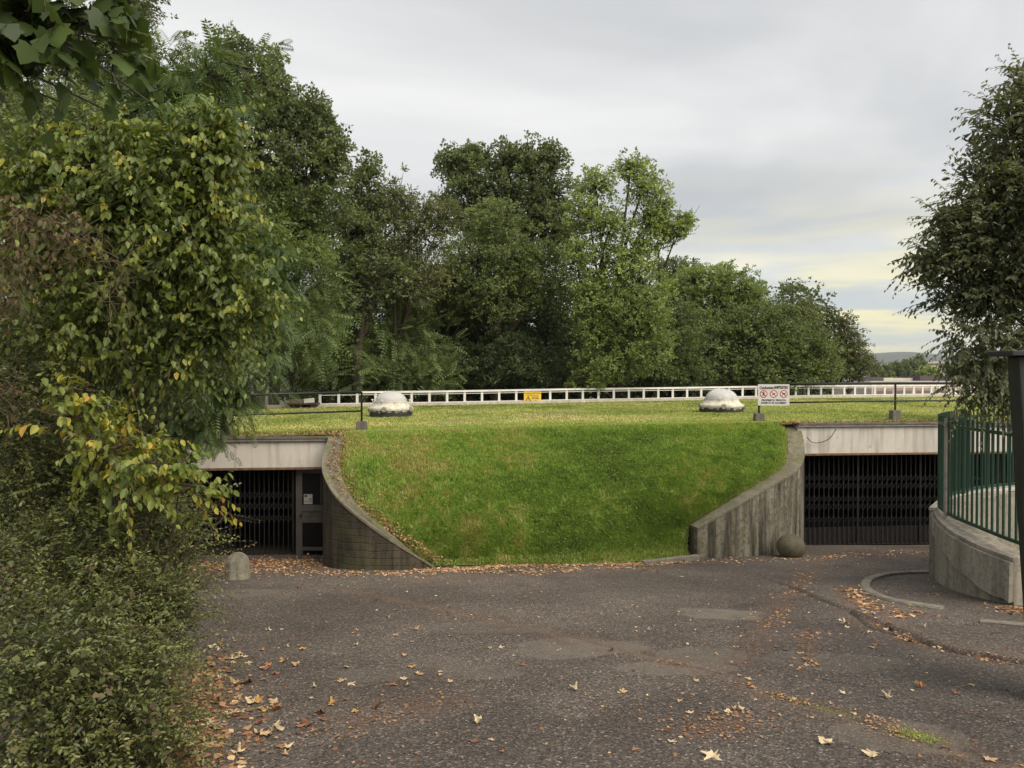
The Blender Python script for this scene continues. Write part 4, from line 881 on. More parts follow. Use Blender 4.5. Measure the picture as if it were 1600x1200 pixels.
# ============================================================ GRASS AND LITTER
def blades(name, P0, hgt, wid, mat, tint, rg, lean=0.5, parent=None):
    """bent grass blades: each two quads (one narrowing)"""
    n = len(P0); a = rg.uniform(0, 2*math.pi, n); dx = np.stack([np.cos(a), np.sin(a), a*0], -1); sx = np.stack([-np.sin(a), np.cos(a), a*0], -1)
    h = hgt[:, None]; w = wid[:, None]; ln = lean*rg.uniform(0.2, 1.3, n)[:, None]
    p1 = P0+np.array((0, 0, 1))*h*0.55+dx*h*ln*0.25; p2 = P0+np.array((0, 0, 1))*h*(1-0.35*ln)+dx*h*ln*0.9
    V = np.stack([P0-sx*w, P0+sx*w, p1+sx*w*0.8, p1-sx*w*0.8, p2+sx*w*0.12, p2-sx*w*0.12], 1).reshape(-1, 3)
    Q = (np.array([(0,1,2,3),(3,2,4,5)])[None]+(np.arange(n)*6)[:, None, None]).reshape(-1, 4)
    return tag(link(name, npmesh(name, V, Q, 4, np.repeat(tint, 6)), mat), kind='stuff')
rg = np.random.default_rng(11)
def mound_pts(n, rg):
    u = rg.uniform(0, 1, n)*NU; v = rg.uniform(0, 1, n)*NV; i = np.minimum(u.astype(int), NU-1); j = np.minimum(v.astype(int), NV-1); fu = (u-i)[:, None]; fv = (v-j)[:, None]
    return (MG[i, j]*(1-fu)+MG[i+1, j]*fu)*(1-fv)+(MG[i, j+1]*(1-fu)+MG[i+1, j+1]*fu)*fv, u/NU, v/NV
p, u, v = mound_pts(230000, rg)
cl1 = vnoise(p[:, 0][None]+20, p[:, 1][None]*0.7+p[:, 2][None]*1.0+20, 1.1, 41)[0]; cl2 = vnoise(p[:, 0][None]+9, p[:, 1][None]+p[:, 2][None]+9, 5, 42)[0]
edge_d = np.minimum(np.minimum(u, 1-u)*9, (1-v)*5)
keep = (rg.uniform(0, 1, len(p)) < np.clip(0.25+edge_d*1.6, 0, 1)) & (rg.uniform(0, 1, len(p)) < np.clip(1.7-1.6*(cl2 > 0.62)*(cl1 > 0.45), 0.25, 1))
p, u, v, cl1, cl2 = p[keep], u[keep], v[keep], cl1[keep], cl2[keep]
clover = np.exp(-(((u-0.60)/0.20)**2+((v-0.35)/0.45)**2))
h = 0.03+0.05*cl1+0.09*np.clip(cl2-0.4, 0, 1)+0.05*rg.uniform(0, 1, len(p))**2+0.02*(v < 0.15)
ti = np.clip(0.62+0.9*(cl1-0.5)+0.8*(cl2-0.5)+0.28*(v < 0.13)*(1-v/0.13)+0.22*(rg.uniform(0, 1, len(p))-0.5)-0.2*clover + 0.16*(v < 0.5)*(u < 0.3), 0, 0.93)
dryg = rg.uniform(0, 1, len(p)) < 0.025+0.25*(edge_d[keep] < 0.25); ti[dryg] = 1.0
blades('grass', p, h, np.full(len(p), 0.006)*rg.uniform(0.6, 1.5, len(p)), G_grass, ti, rg, 0.9)
# broad leaved weeds / clover in the middle of the bank
p, u, v = mound_pts(42000, rg); clover = np.exp(-(((u-0.60)/0.22)**2+((v-0.40)/0.5)**2)); k = rg.uniform(0, 1, len(p)) < 0.12+clover*0.9; p = p[k]; n = len(p)
p[:, 2] += rg.uniform(0.04, 0.10, n); V, Q, t_ = leaves(p, norm(rg.normal(size=(n, 3))*np.array((1, 1, 0.35))), norm(np.array((0, -0.3, 1))+rg.normal(size=(n, 3))*0.4), rg.uniform(0.02, 0.042, n), np.clip(rg.normal(0.3, 0.15, n), 0, 0.7), TO, rg)
tag(link('ground_cover', npmesh('ground_cover', V, Q, 4, t_), G_grass), kind='stuff')
# roof lawn
n = 330000; d_ = 15.2*(34/15.2)**rg.uniform(0, 1, n)**1.0; x = rg.uniform(-0.75, 0.85, n)*d_; x = np.where(rg.uniform(0, 1, n) < 0.0, x, x)
ny = np.array([near_y(q) for q in np.linspace(-13, 30, 400)]); fy = np.array([far_y(q) for q in np.linspace(-13, 30, 400)]); fz_ = np.array([far_z(q) for q in np.linspace(-13, 30, 400)]); gx = np.linspace(-13, 30, 400)
a0 = np.interp(x, gx, ny); a1 = np.interp(x, gx, fy); k = (d_ > a0+0.02) & (d_ < a1-0.5) & (x > -12.5); x, d_, a0, a1 = x[k], d_[k], a0[k], a1[k]
t_ = (d_-a0)/(a1-a0); z = (2.84+0.01*np.clip(x, -10, 10))*(1-t_)+np.interp(x, gx, fz_)*t_
cl1 = vnoise(x[None]+30, d_[None], 0.45, 51)[0]; cl2 = vnoise(x[None]+30, d_[None], 3, 52)[0]; front = np.clip(1-(d_-a0)/0.6, 0, 1)*((x > -3) & (x < 5.8))
n = len(x); k = (rg.uniform(0, 1, n) < 0.55+front+(cl1-0.35)); x, d_, z, cl1, cl2, front = x[k], d_[k], z[k], cl1[k], cl2[k], front[k]; n = len(x)
right = np.clip((x-5)/3, 0, 1)
ti = np.clip(0.42+1.1*(0.5-cl1)+0.5*(cl2-0.5)+0.3*(rg.uniform(0, 1, n)-0.5)-0.25*front-0.12*right*(d_ < 22), 0, 1)
h = 0.02+0.02*cl2+0.012*rg.uniform(0, 1, n)+front*0.035
blades('grass', np.stack([x, d_, z], -1), h, 0.005+0.0003*d_*rg.uniform(0.6, 1.3, n), G_dry, ti, rg, 1.0)
# small fresh weeds right on the brow
p, u, v = mound_pts(90000, rg); k = v < 0.10; p = p[k]; n = len(p); blades('grass', p+np.array((0, 0.12, 0.0))*rg.uniform(-0.4, 1.2, (n, 1)), rg.uniform(0.05, 0.13, n), rg.uniform(0.005, 0.010, n), G_grass, rg.uniform(0.35, 0.85, n), rg, 0.9)
n = 60000; x = rg.uniform(-3.3, 6.0, n); off = rg.exponential(0.45, n); y = np.interp(x, gx, ny)+off; w_ = vnoise(x[None]+50, y[None]+3, 1.4, 81)[0]; k = (off < 2.2) & (rg.uniform(0, 1, n) < np.clip(3.0*(w_-0.25), 0, 1)); x, y, w_, off = x[k], y[k], w_[k], off[k]; n = len(x)
blades('grass', np.stack([x, y, 2.84+0.01*x], -1), rg.uniform(0.03, 0.09, n)*(1-0.3*off/2.2), rg.uniform(0.004, 0.009, n), G_grass, np.clip(0.45+0.7*(w_-0.5)+rg.normal(size=n)*0.15, 0, 0.95), rg, 0.9)
# weeds at the wall edges and in the seams
def scatter_line(pts, n, w, rg):
    D = [0]
    for a, b_ in zip(pts[:-1], pts[1:]): D.append(D[-1]+math.dist(a[:2], b_[:2]))
    u = rg.uniform(0, D[-1], n); x = np.interp(u, D, [q[0] for q in pts])+rg.normal(size=n)*w; y = np.interp(u, D, [q[1] for q in pts])+rg.normal(size=n)*w
    return x, y

# leaf litter (uncountable crumbs): bits on asphalt, wall foot, kerbs, coping
LT = []
def litter(x, y, z, size, tl, th, up=0.25):
    n = len(x); p = np.stack([x, y, z], -1); ax = norm(rg.normal(size=(n, 3))*np.array((1, 1, 0.12))); nm = norm(np.array((0, 0, 1.0))+rg.normal(size=(n, 3))*up)
    LT.append(leaves(p, ax, nm, size, rg.uniform(tl, th, n), TL, rg))
def T_flat(seed):
    r = np.random.default_rng(seed); out = [(0,0)]+[(0.5+0.5*math.cos(a)*r.uniform(0.55, 1.05), 0.45*math.sin(a)*r.uniform(0.5, 1.2)) for a in np.linspace(math.pi*0.85, -math.pi*0.85, 7)]
    V = [(x, y, 0.10*r.normal()*abs(y)+0.12*(x-0.5)**2) for x, y in out]+[(0.5, 0, 0)]
    return np.array(V, dtype=float), np.array([(8, i, (i+1) % 8, (i+2) % 8) for i in range(0, 8, 2)])
TL = [T_flat(s) for s in range(6)]
def rz(x, y): return np.array(road_z(x, y))
def L_line(px, n, w, s0, s1, tl=0, th=0.9, lift=0.006, dens=None):
    x, y = scatter_line([tuple(PG(*a)) for a in px], n, w, rg); k = (y < 17.3) & (y > 1); x, y = x[k], y[k]
    if dens is not None: k = vnoise(x[None]+40, y[None]+40, dens, 99)[0] > 0.5; x, y = x[k], y[k]
    litter(x, y, rz(x, y)+lift+rg.uniform(0, 0.008, len(x)), rg.uniform(s0, s1, len(x)), tl, th)
L_line([(275, 1240), (290, 1140), (310, 1090), (300, 1040)], 900, 0.15, 0.015, 0.07, 0, 0.8)
L_line([(285, 1240), (330, 1150), (350, 1090)], 260, 0.25, 0.02, 0.07, 0.1, 1, dens=4)
L_line([(500, 1180), (560, 1150), (680, 1110)], 420, 0.25, 0.008, 0.03, 0, 0.7, dens=3)
L_line([(655, 895), (720, 893), (800, 886), (900, 884), (1000, 884), (1060, 880)], 5200, 0.13, 0.02, 0.065, 0, 1)
L_line([(640, 898), (720, 900), (900, 893), (1000, 890)], 1500, 0.22, 0.015, 0.06, 0.1, 1, dens=3)
L_line([(250, 893), (340, 886), (420, 880), (500, 882)], 2600, 0.45, 0.02, 0.075, 0, 0.9)
L_line([(400, 893), (520, 897), (650, 900)], 500, 0.25, 0.02, 0.07, 0.2, 1)
L_line([(1100, 880), (1250, 876), (1450, 864)], 350, 0.2, 0.02, 0.07, 0.2, 1)
L_line([(1290, 872), (1245, 925), (1200, 985), (1190, 1005)], 700, 0.12, 0.012, 0.05, 0, 0.8, dens=3)
L_line([(1335, 925), (1345, 945), (1380, 962), (1440, 970)], 260, 0.12, 0.02, 0.085, 0, 0.95)
L_line([(1360, 978), (1410, 1000), (1470, 1016), (1540, 1034), (1600, 1042)], 420, 0.06, 0.008, 0.045, 0, 0.75, dens=2)
L_line([(1265, 990), (1255, 1050), (1260, 1065)], 110, 0.07, 0.012, 0.045, 0, 0.75)
L_line([(1040, 1040), (1130, 1056), (1200, 1090), (1290, 1115)], 420, 0.045, 0.006, 0.03, 0, 0.85, dens=3)
L_line([(1060, 1150), (1160, 1140), (1180, 1125)], 350, 0.16, 0.008, 0.03, 0, 0.7)
L_line([(1360, 1130), (1420, 1160)], 120, 0.07, 0.008, 0.03, 0.3, 0.9)
L_line([(1580, 960), (1640, 972)], 500, 0.12, 0.012, 0.05, 0, 0.8)
n = 9500; x = rg.uniform(-6.5, 8, n); y = 17*rg.uniform(0.12, 1, n)**0.8; k = rg.uniform(0, 1, n) < 0.25+1.2*(vnoise(x[None]+20, y[None]+20, 0.5, 71)[0] > 0.5); x, y = x[k], y[k]; n = len(x); litter(x, y, rz(x, y)+0.004, 0.006+0.032*rg.uniform(0, 1, n)**2.5, 0.1, 1)
# along the inner wall edges, on the left capping and on the coping
for (pl_, nn_, w_, off) in ((WLi, 1800, 0.05, -0.02), (WLs, 900, 0.10, 0.02), (WRi, 2600, 0.05, -0.03)):
    D = [0]
    for a, b_ in zip(pl_[:-1], pl_[1:]): D.append(D[-1]+math.dist(a[:2], b_[:2]))
    q = rg.uniform(0, 1, nn_)**0.8*D[-1]; x = np.interp(q, D, [s[0] for s in pl_]); y = np.interp(q, D, [s[1] for s in pl_]); z = np.interp(q, D, [s[2] for s in pl_])
    s_ = np.sign(1.0-x)                              # towards the bank
    if pl_ is WLs: x = x+rg.uniform(0.08, 0.3, nn_); y = y + rg.uniform(0.0, 0.1, nn_)
    else: x = x+s_*np.abs(rg.normal(size=nn_))*0.13; y = y+np.abs(rg.normal(size=nn_))*0.05
    litter(x, y, z+off+0.02+rg.uniform(-0.02, 0.03, nn_), rg.uniform(0.015, 0.05, nn_), 0.05, 0.85, 0.5)
for (xa, xb, nn_) in ((-11, -3.6, 1600), (6.4, 12.5, 1200)):
    x = rg.uniform(xa, xb, nn_); y = np.array([facade(q) for q in x])+0.02+np.abs(rg.normal(size=nn_))*0.12; litter(x, y, np.array([lawn_z(q) for q in x])+0.025+rg.uniform(0, 0.02, nn_), rg.uniform(0.015, 0.05, nn_), 0, 0.8, 0.6)
x = rg.normal(-3.75, 0.35, 900); y = rg.normal(15.75, 0.14, 900); litter(x, y, np.array([lawn_h(a, b_) for a, b_ in zip(x, y)])+0.03, rg.uniform(0.02, 0.05, 900), 0.1, 0.7, 0.4)
x = rg.normal(6.2, 0.35, 900); y = rg.normal(17.35, 0.14, 900); litter(x, y, np.array([lawn_h(a, b_) for a, b_ in zip(x, y)])+0.03, rg.uniform(0.02, 0.05, 900), 0.1, 0.7, 0.4)
V, Q, t_ = cat(LT); tag(link('leaf_litter', npmesh('leaf_litter', V, Q, 4, t_), G_litter), kind='stuff')
# moss tufts in the seam
x, y = scatter_line([tuple(PG(*a)) for a in ((1410, 1152), (1465, 1166))], 1500, 0.05, rg); x2, y2 = scatter_line([tuple(PG(*a)) for a in ((1200, 1090), (1340, 1130))], 500, 0.035, rg); x = np.r_[x, x2]; y = np.r_[y, y2]
blades('moss', np.stack([x, y, rz(x, y)], -1), rg.uniform(0.004, 0.012, len(x)), rg.uniform(0.001, 0.003, len(x)), G_dry, rg.uniform(0, 0.6, len(x)), rg, 0.8)

# individual fallen plane leaves (shared meshes, several curls and colours)
def plane_leaf(seed, curl):
    r = np.random.default_rng(seed); n = 40; V = [(0.1, 0, 0)]; lob = [(-2.3, .42), (-1.15, .78), (0, 1.0), (1.15, .78), (2.3, .42)]
    for k in range(n):
        a = -2.85+5.7*k/(n-1); q = 0.22
        for (c_, m_) in lob: q = max(q, m_*math.exp(-((a-c_)/0.46)**2)*(1-0.06*(k % 2))+0.0)
        q = max(q, 0.44*math.cos(a/2)**0.5 if abs(a) < 3.1 else 0); x = 0.1+q*math.cos(a)*0.62; y = q*math.sin(a)*0.62
        V.append((x, y, 0))
    V.append((-0.28, 0.02, 0.02)); V = np.array(V, dtype=float); ph = r.uniform(0, 6.3); V[:, 2] = curl*(V[:, 1]**2*1.3+(V[:, 0]-0.2)**2*0.7)+0.05*np.sin(V[:, 0]*9+ph)*curl*2+0.04*np.sin(V[:, 1]*11+ph)*curl*2; V[:, 2] -= V[:, 2].min()
    me = bpy.data.meshes.new('fallen_leaf'); F_ = [(0, k, k+1) for k in range(1, n)]+[(0, n, n+1)]+[(n+1, 1, 0)]
    me.from_pydata([tuple(v) for v in V], [], F_); me.update(); return me
cols = [('tan', (0.44, 0.30, 0.165)), ('pale straw', (0.52, 0.42, 0.27)), ('orange brown', (0.33, 0.15, 0.06)), ('ochre', (0.42, 0.25, 0.08)), ('reddish brown', (0.21, 0.09, 0.055)), ('dark brown', (0.12, 0.07, 0.045))]
LM = []
for i, (cn, cc) in enumerate(cols):
    mm = plain('dry_leaf_'+cn.replace(' ', '_'), cc, 0.75, 0, var=0.35, scale=3, bmp=0.1)
    for k in range(3):
        me = plane_leaf(i*7+k, (0.25, 0.6, 1.1)[k]); me.materials.append(mm); LM.append((cn, k, me))
curlw = ('flat', 'slightly curled', 'tightly curled')
r6 = random.Random(21); nleaf = 0
def drop_leaf(px, py, size, pick=None, label=None):
    global nleaf
    q = PG(px, py)
    if not (-8.5 < q.x < 11 and 1.5 < q.y < 17): return
    cn, k, me = LM[pick if pick is not None else r6.choices(range(18), weights=[6,6,4, 6,6,4, 3,3,2, 3,3,2, 2,2,1, 1,1,1])[0]]
    o = bpy.data.objects.new('fallen_leaf', me); COL.objects.link(o); o.location = (q.x, q.y, float(road_z(q.x, q.y))+0.006)
    o.rotation_euler = (r6.uniform(-.2, .2), r6.uniform(-.2, .2), r6.uniform(0, 6.28)); o.scale = (size, size*r6.uniform(.75, 1.05), size)
    tag(o, label or f'{cn} {curlw[k]} fallen plane leaf lying on the dark asphalt', 'fallen leaf', None if label else f'{cn} {curlw[k]} leaves fallen on the asphalt'); nleaf += 1
drop_leaf(1118, 1190, 0.17, 3, 'largest pale straw fallen leaf at the bottom edge of the asphalt')
drop_leaf(1545, 1195, 0.12, 0, 'tan fallen leaf in the bottom right corner of the asphalt')
for px, py, s in ((900,1086,.10),(975,1090,.10),(958,1022,.08),(870,1022,.06),(865,1012,.06),(745,1138,.11),(740,1168,.09),(485,1140,.16),(400,1155,.11),(375,1125,.12),(585,1115,.12),(505,1122,.11),(465,1045,.11),(535,1072,.11),(540,1048,.11),(545,1075,.1),(415,1048,.09),(365,1047,.09),(660,1060,.09),(430,1105,.12),(395,1100,.12),(330,1140,.12),(350,990,.07),(388,998,.08),(415,990,.08),(475,995,.09),(610,1076,.09),(632,1078,.09),(555,990,.07),(680,936,.07),(780,1017,.09),(815,1045,.08),(1365,1017,.12),(1445,1083,.10),(1500,1092,.08),(1520,1077,.08),(1395,1098,.07),(1282,1048,.07),(1420,1006,.12),(1468,1016,.12),(1390,1100,.1),(1285,1168,.14),(1370,1192,.12),(1490,1178,.09),(1525,1166,.06),(1215,1018,.07),(1258,1046,.08),(1175,1070,.08),(1150,1118,.10),(1139,1120,.09),(1080,1124,.07),(1050,1170,.08),(705,1073,.07),(1095,961,.05),(1280,946,.07),(1465,938,.07),(935,994,.05),(1016,990,.05),(1162,972,.05),(990,950,.05),(1400,918,.05),(1368,1012,.08),(1160,1000,.05)):
    drop_leaf(px, py, s*0.9)
while nleaf < 285:
    z_ = r6.random()
    if z_ < 0.34: px, py, s = r6.gauss(350, 55), r6.uniform(1000, 1195), r6.uniform(.06, .12)
    elif z_ < 0.5: px, py, s = r6.uniform(330, 720), r6.uniform(930, 1160), r6.uniform(.04, .09)
    elif z_ < 0.64: px, py, s = r6.uniform(640, 1070), r6.gauss(894, 5), r6.uniform(.05, .10)
    elif z_ < 0.74: px, py, s = r6.gauss(1380, 40), r6.gauss(968, 14), r6.uniform(.05, .11)
    elif z_ < 0.82: px, py, s = r6.uniform(300, 520), r6.gauss(895, 8), r6.uniform(.05, .1)
    else: px, py, s = r6.uniform(600, 1600), r6.uniform(905, 1190), r6.uniform(.03, .07)
    drop_leaf(px, py, s)

# ============================================================ TREES BEHIND THE LAWN
# lobes: (centre x, centre y, radius x, radius y [, depth offset]) in photo units at the given distance
GB = 'broadleaf trees behind the roof lawn'
def far_tree(label, base, d, lobes, T=TC, size=0.30, mat=G_mid, seed=1, trunk=0.2, cover=1.5, la=0.30, name='broadleaf_tree', grp=GB, **kw):
    return make_tree(name, label, 'tree', grp, base, d, lobes, T, size, mat, cover=cover, trunk=trunk, seed=seed, la=la, **kw)
far_tree('tall dark oak rising highest behind the left side trees', (400, 27), 26, [(330,150,70,70),(395,130,65,60),(440,190,60,55),(480,175,45,45),(500,215,38,48),(400,230,80,80),(480,280,60,60),(420,340,90,80,1),(520,250,22,40),(360,90,35,28),(500,340,60,60,1)], seed=3, mat=G_oak, size=0.27)
far_tree('slim dark oak top poking up beside the tall left oak', (560, 31), 30, [(572,270,22,28),(560,310,35,45),(545,370,45,55),(575,350,30,50),(560,440,70,60)], seed=4, mat=G_oak, size=0.27)
far_tree('feathery tree with a thin brownish crown left of the big oak', (610, 32), 31, [(620,305,28,28),(640,330,35,30),(605,340,30,30),(650,365,60,45),(600,400,55,50),(640,440,70,50),(690,340,35,35)], T=TCF, size=0.28, mat=G_brown, seed=5, cover=0.95, la=0.2, trunk=0.12)
far_tree('grey green tree with forked pale trunk below the brownish crown', (605, 36), 34, [(600,430,60,45),(560,460,50,50),(650,450,50,45),(625,400,45,35),(700,430,45,50),(680,490,50,40,2)], T=TCF, size=0.25, mat=G_mid, seed=6, cover=1.1, la=0.2, bark=plain('pale_bark', (0.16, 0.13, 0.085), 0.85, var=0.4), trunk=0.11)
far_tree('large dark round crowned oak at the centre of the skyline', (810, 37), 36, [(712,255,32,22),(740,285,45,35),(735,330,55,45),(790,255,38,26),(830,250,42,26),(865,250,24,24),(800,305,55,40),(862,300,44,45),(845,350,60,45),(780,365,70,50),(880,370,40,45),(740,245,22,16)], mat=G_oak, seed=7, size=0.30, cover=1.35, trunk=0.3, rcf=0.30)
far_tree('bushy mid green tree below the central oak', (770, 34), 33, [(770,350,45,40),(740,400,55,45),(800,400,60,45),(770,450,75,50),(840,440,50,50)], mat=G_mid, seed=8, size=0.22, cover=1.3)
far_tree('dark shaded tree filling the wood behind the yellow sign', (800, 36), 37, [(700,500,80,60),(790,500,90,60),(870,480,70,70),(740,570,90,50),(840,570,90,50),(920,560,70,60),(650,520,60,70)], mat=G_dark, seed=9, size=0.28)
far_tree('dark shrub with grey green leaves just behind the railing near the yellow sign', (760, 35), 33.5, [(720,560,45,30),(780,575,50,28),(690,590,40,22),(840,585,50,22),(800,540,40,25)], mat=G_dark, seed=10, size=0.2, trunk=0.07)
far_tree('tall light green tree with drooping foliage right of the central oak', (940, 35), 31.5, [(930,290,34,28),(920,335,34,38),(985,262,28,20),(1005,295,32,30),(955,350,40,38),(1030,325,26,26),(945,410,42,36),(995,395,32,34),(1015,350,28,28),(925,465,30,36),(900,400,24,30)], mat=G_light, seed=11, size=0.24, cover=1.1, trunk=0.16, flat=0.9, droop=0.5)
far_tree('tree with a long bare tipped bough reaching right from the light green tree', (1010, 36), 31.6, [(1060,352,22,18),(1040,365,26,14),(1025,345,20,20),(1072,345,12,12),(1000,440,45,45),(1015,500,40,50)], mat=G_light, seed=12, size=0.2, cover=0.9, trunk=0.10, extra=lambda r: [ntubes(np.repeat(np.array(P(1020,390,31.6))[None], 9, 0), np.array([P(1045+6*k, 330+r.uniform(-12, 50), 31.6+r.uniform(-1, 1)) for k in range(9)]), np.full(9, .03), np.full(9, .006), .12, r, 6, 4)])
far_tree('mid green tree with yellowish lower sprays beside the light green tree', (960, 34), 31.6, [(940,470,55,45),(990,480,55,45),(925,520,38,40),(960,560,50,40),(1000,540,55,50),(930,580,40,30)], mat=G_light, seed=13, size=0.2, cover=1.2, tlo=0.0, thi=0.62)
far_tree('distant dark rounded tree showing between the bough and the maples', (1060, 50), 50, [(1045,430,35,28),(1070,440,35,30),(1040,480,40,40)], mat=G_oak, seed=14, size=0.3)
far_tree('olive green tree with a fine brushy top right of the bough', (1110, 38), 38, [(1080,440,32,28),(1060,470,35,35),(1130,435,30,24),(1155,455,34,28),(1120,480,50,40),(1180,475,28,26),(1075,520,50,40)], mat=G_light, seed=15, size=0.26, cover=1.25, thi=0.75)
far_tree('dark spreading maple behind the right skylight', (1160, 37), 35, [(1150,510,45,30),(1190,500,45,32),(1230,510,45,32),(1110,540,50,35),(1180,550,60,40),(1250,550,50,38),(1130,580,60,25),(1220,585,65,25),(1280,570,40,32)], mat=G_mid, seed=16, size=0.24, cover=1.5, thi=0.8)
far_tree('grey green shrub mass at the left foot of the maple', (1040, 36), 34, [(1050,540,45,45),(1030,580,45,30),(1080,590,45,22),(1060,500,35,30)], mat=G_mid, seed=17, size=0.2, thi=0.7)
far_tree('slim tree with an airy crown standing above the maple', (1255, 37), 37, [(1255,480,22,18),(1262,505,26,20),(1245,520,26,20),(1275,540,26,26)], mat=G_brown, seed=18, size=0.2, cover=1.0, trunk=0.07)
far_tree('small airy tree at the right end of the wood', (1325, 40), 40, [(1320,508,20,16),(1328,530,24,16),(1305,545,24,20),(1340,555,26,18),(1320,575,38,20),(1352,572,22,16)], mat=G_brown, seed=19, size=0.22, cover=1.0, trunk=0.08)
far_tree('brownish leaved thicket between the central trees', (690, 35), 34, [(700,440,40,40),(650,480,45,45),(730,470,40,40)], mat=G_brown, seed=20, size=0.22, cover=1.0)
GS = 'sumac bushes behind the left part of the lawn'
def sumac(label, base, d, lobes, seed, mat=G_sum, size=0.62):
    return make_tree('sumac_bush', label, 'bush', GS, base, d, lobes, TF, size, mat, cover=1.6, trunk=0.05, seed=seed, la=0.17, droop=0.35, flat=0.6, rcf=0.42)
sumac('feathery green sumac bush directly behind the left skylight', (640, 33), 32, [(640,515,48,30),(665,550,46,30),(610,550,55,35),(685,580,34,22),(640,590,60,22),(590,525,36,26)], 31)
sumac('feathery green sumac bush left of the one behind the skylight', (540, 33), 31, [(510,505,55,40),(560,520,50,40),(480,545,65,35),(545,580,65,28),(455,585,65,24),(530,470,40,30)], 32)
sumac('tall feathery sumac bush in front of the tall oak', (455, 29.5), 27, [(450,440,60,55),(495,450,45,50),(430,510,65,50),(480,530,55,40),(410,400,50,50),(500,500,45,40),(460,380,50,40)], 33)
far_tree('pale feathery acacia bush with silvery top below the tall oak', (430, 29), 26, [(430,300,50,32),(470,320,38,35),(400,330,50,45),(450,370,60,50),(490,400,35,45),(400,400,60,60)], T=TCF, size=0.20, mat=G_light, seed=34, cover=1.6, la=0.2, name='acacia_bush', grp=None, thi=0.6)
# understory wall of foliage keeping the wood closed at ground level
for i, (px, d, lab) in enumerate(((520, 33, 'dark undergrowth shrub at the left end of the wood'), (640, 38, 'dark undergrowth shrub behind the sumac bushes'), (760, 41, 'dark undergrowth shrub left of the yellow sign'), (880, 41, 'dark undergrowth shrub right of the yellow sign'), (1000, 40, 'dark undergrowth shrub under the light green tree'), (1120, 40, 'dark undergrowth shrub under the olive tree'), (1240, 41, 'dark undergrowth shrub under the maple'))):
    far_tree(lab, (px, d), d, [(px-45, 560, 60, 50), (px+40, 560, 60, 50), (px, 615, 80, 30), (px, 500, 60, 60)], mat=G_dark, seed=50+i, size=0.38, cover=1.6, trunk=0.1, name='undergrowth_shrub', grp='shrubs of the dark undergrowth')
# distant trees beyond the terrace building
for i, (px, py, rx, ry, d, m_, lab) in enumerate(((1425,574,17,14,200,G_oak,'dark round tree in the far row beyond the terrace building'), (1400,576,8,14,190,G_far,'slim poplar at the left of the far tree row'), (1385,580,10,12,180,G_far,'low green tree left end of the far tree row'), (1412,576,7,13,195,G_far,'slim poplar beside the dark round far tree'), (1437,568,5,14,210,G_far,'tall narrow poplar behind the dark round far tree'), (1450,581,14,8,170,G_light,'yellow green low tree right of the dark round far tree'), (1372,584,10,9,150,G_far,'small tree half hidden by the end of the wood'), (1475,574,16,7,260,G_far,'far tree crown showing over the pale block'), (1500,578,20,10,200,G_far,'far tree behind the right hand tree'), (1545,576,24,12,200,G_oak,'darker far tree behind the right hand tree'))):
    s = d/F; far_tree(lab, (px, d), d, [(px, py, rx*0.8, ry*0.8), (px-rx*0.3, py+ry*0.5, rx*0.8, ry*0.7), (px+rx*0.3, py+ry*0.5, rx*0.8, ry*0.7)], mat=m_, seed=70+i, size=0.9, cover=1.4, trunk=0.25, grp='far trees beyond the terrace building', inner=0.5, name='distant_tree')

# ============================================================ RIGHT TREE
RT = [(1580,200,70,60),(1550,300,70,60),(1600,300,80,90),(1530,370,75,55),(1500,400,60,45),(1580,420,90,70),(1540,460,70,40),(1600,130,30,30),(1650,250,80,110),(1660,420,90,100),(1490,350,40,30),(1455,410,28,22),(1730,200,70,70),(1770,310,80,80),(1750,430,80,60),(1680,120,60,60),(1680,340,60,80,1.2),(1700,300,60,80,-1.0)]
rg2 = np.random.default_rng(91)
def right_tree():
    d = 9.6; parts, cl = clumps(RT, d, 0.085, TS, 0.75, rg2, la=0.33, rcf=0.24, droop=0.2, flat=0.45)
    p2, tw = shoots(RT+[(1590,480,60,50),(1450,400,40,30),(1500,450,50,40)], d, 2100, 0.42, 11, 0.09, TS, rg2, droop=0.12, ldroop=0.45, out=0.9, up=0.05, rmin=0.4, twr=0.004, biasx=-0.15)
    p3, t3 = shoots([(1550,560,55,50),(1510,530,35,30),(1530,600,50,30),(1580,590,50,50),(1620,540,60,80)], d-0.3, 620, 0.38, 11, 0.085, TS, rg2, droop=0.45, ldroop=0.7, out=0.8, up=0.0, rmin=0.3, twr=0.004)
    b = P(1690, HZ, 9.6); root = empty('broadleaf_tree', (b.x, b.y, gz(b.x, b.y)), 'dark tree with drooping pointed leaves filling the right edge of the photo', 'tree')
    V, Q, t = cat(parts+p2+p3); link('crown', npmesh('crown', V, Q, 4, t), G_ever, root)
    mb = MB(); mb.tube([(b.x, b.y, 0.9), (b.x-0.05, b.y, 3), (b.x-0.15, b.y, 5), (b.x-0.1, b.y, 7.2)], [0.17, 0.14, 0.11, 0.05], 10); link('trunk', mb.mesh('trunk', True), m_bark, root)
    C = np.array([lobe3(l, d)[0] for l in RT]+[lobe3(l, d)[0] for l in ((1550,560,55,50),(1520,600,50,30))]); A = np.stack([np.full(len(C), b.x-0.08), np.full(len(C), b.y), np.clip(C[:, 2]-1.0, 2.5, 7)], -1); tw.append(ntubes(A, C, np.full(len(C), .055), np.full(len(C), .015), .08, rg2, 7, 6))
    for c, r, cc, rc in cl: tw.append(ntubes(np.repeat(c[None], len(cc), 0), cc, np.full(len(cc), .012), np.full(len(cc), .004), .1, rg2, 4, 4))
    V, Q, t = cat(tw+t3); link('branches', npmesh('branches', V, Q, 4, smooth=True), m_bark, root)
right_tree()

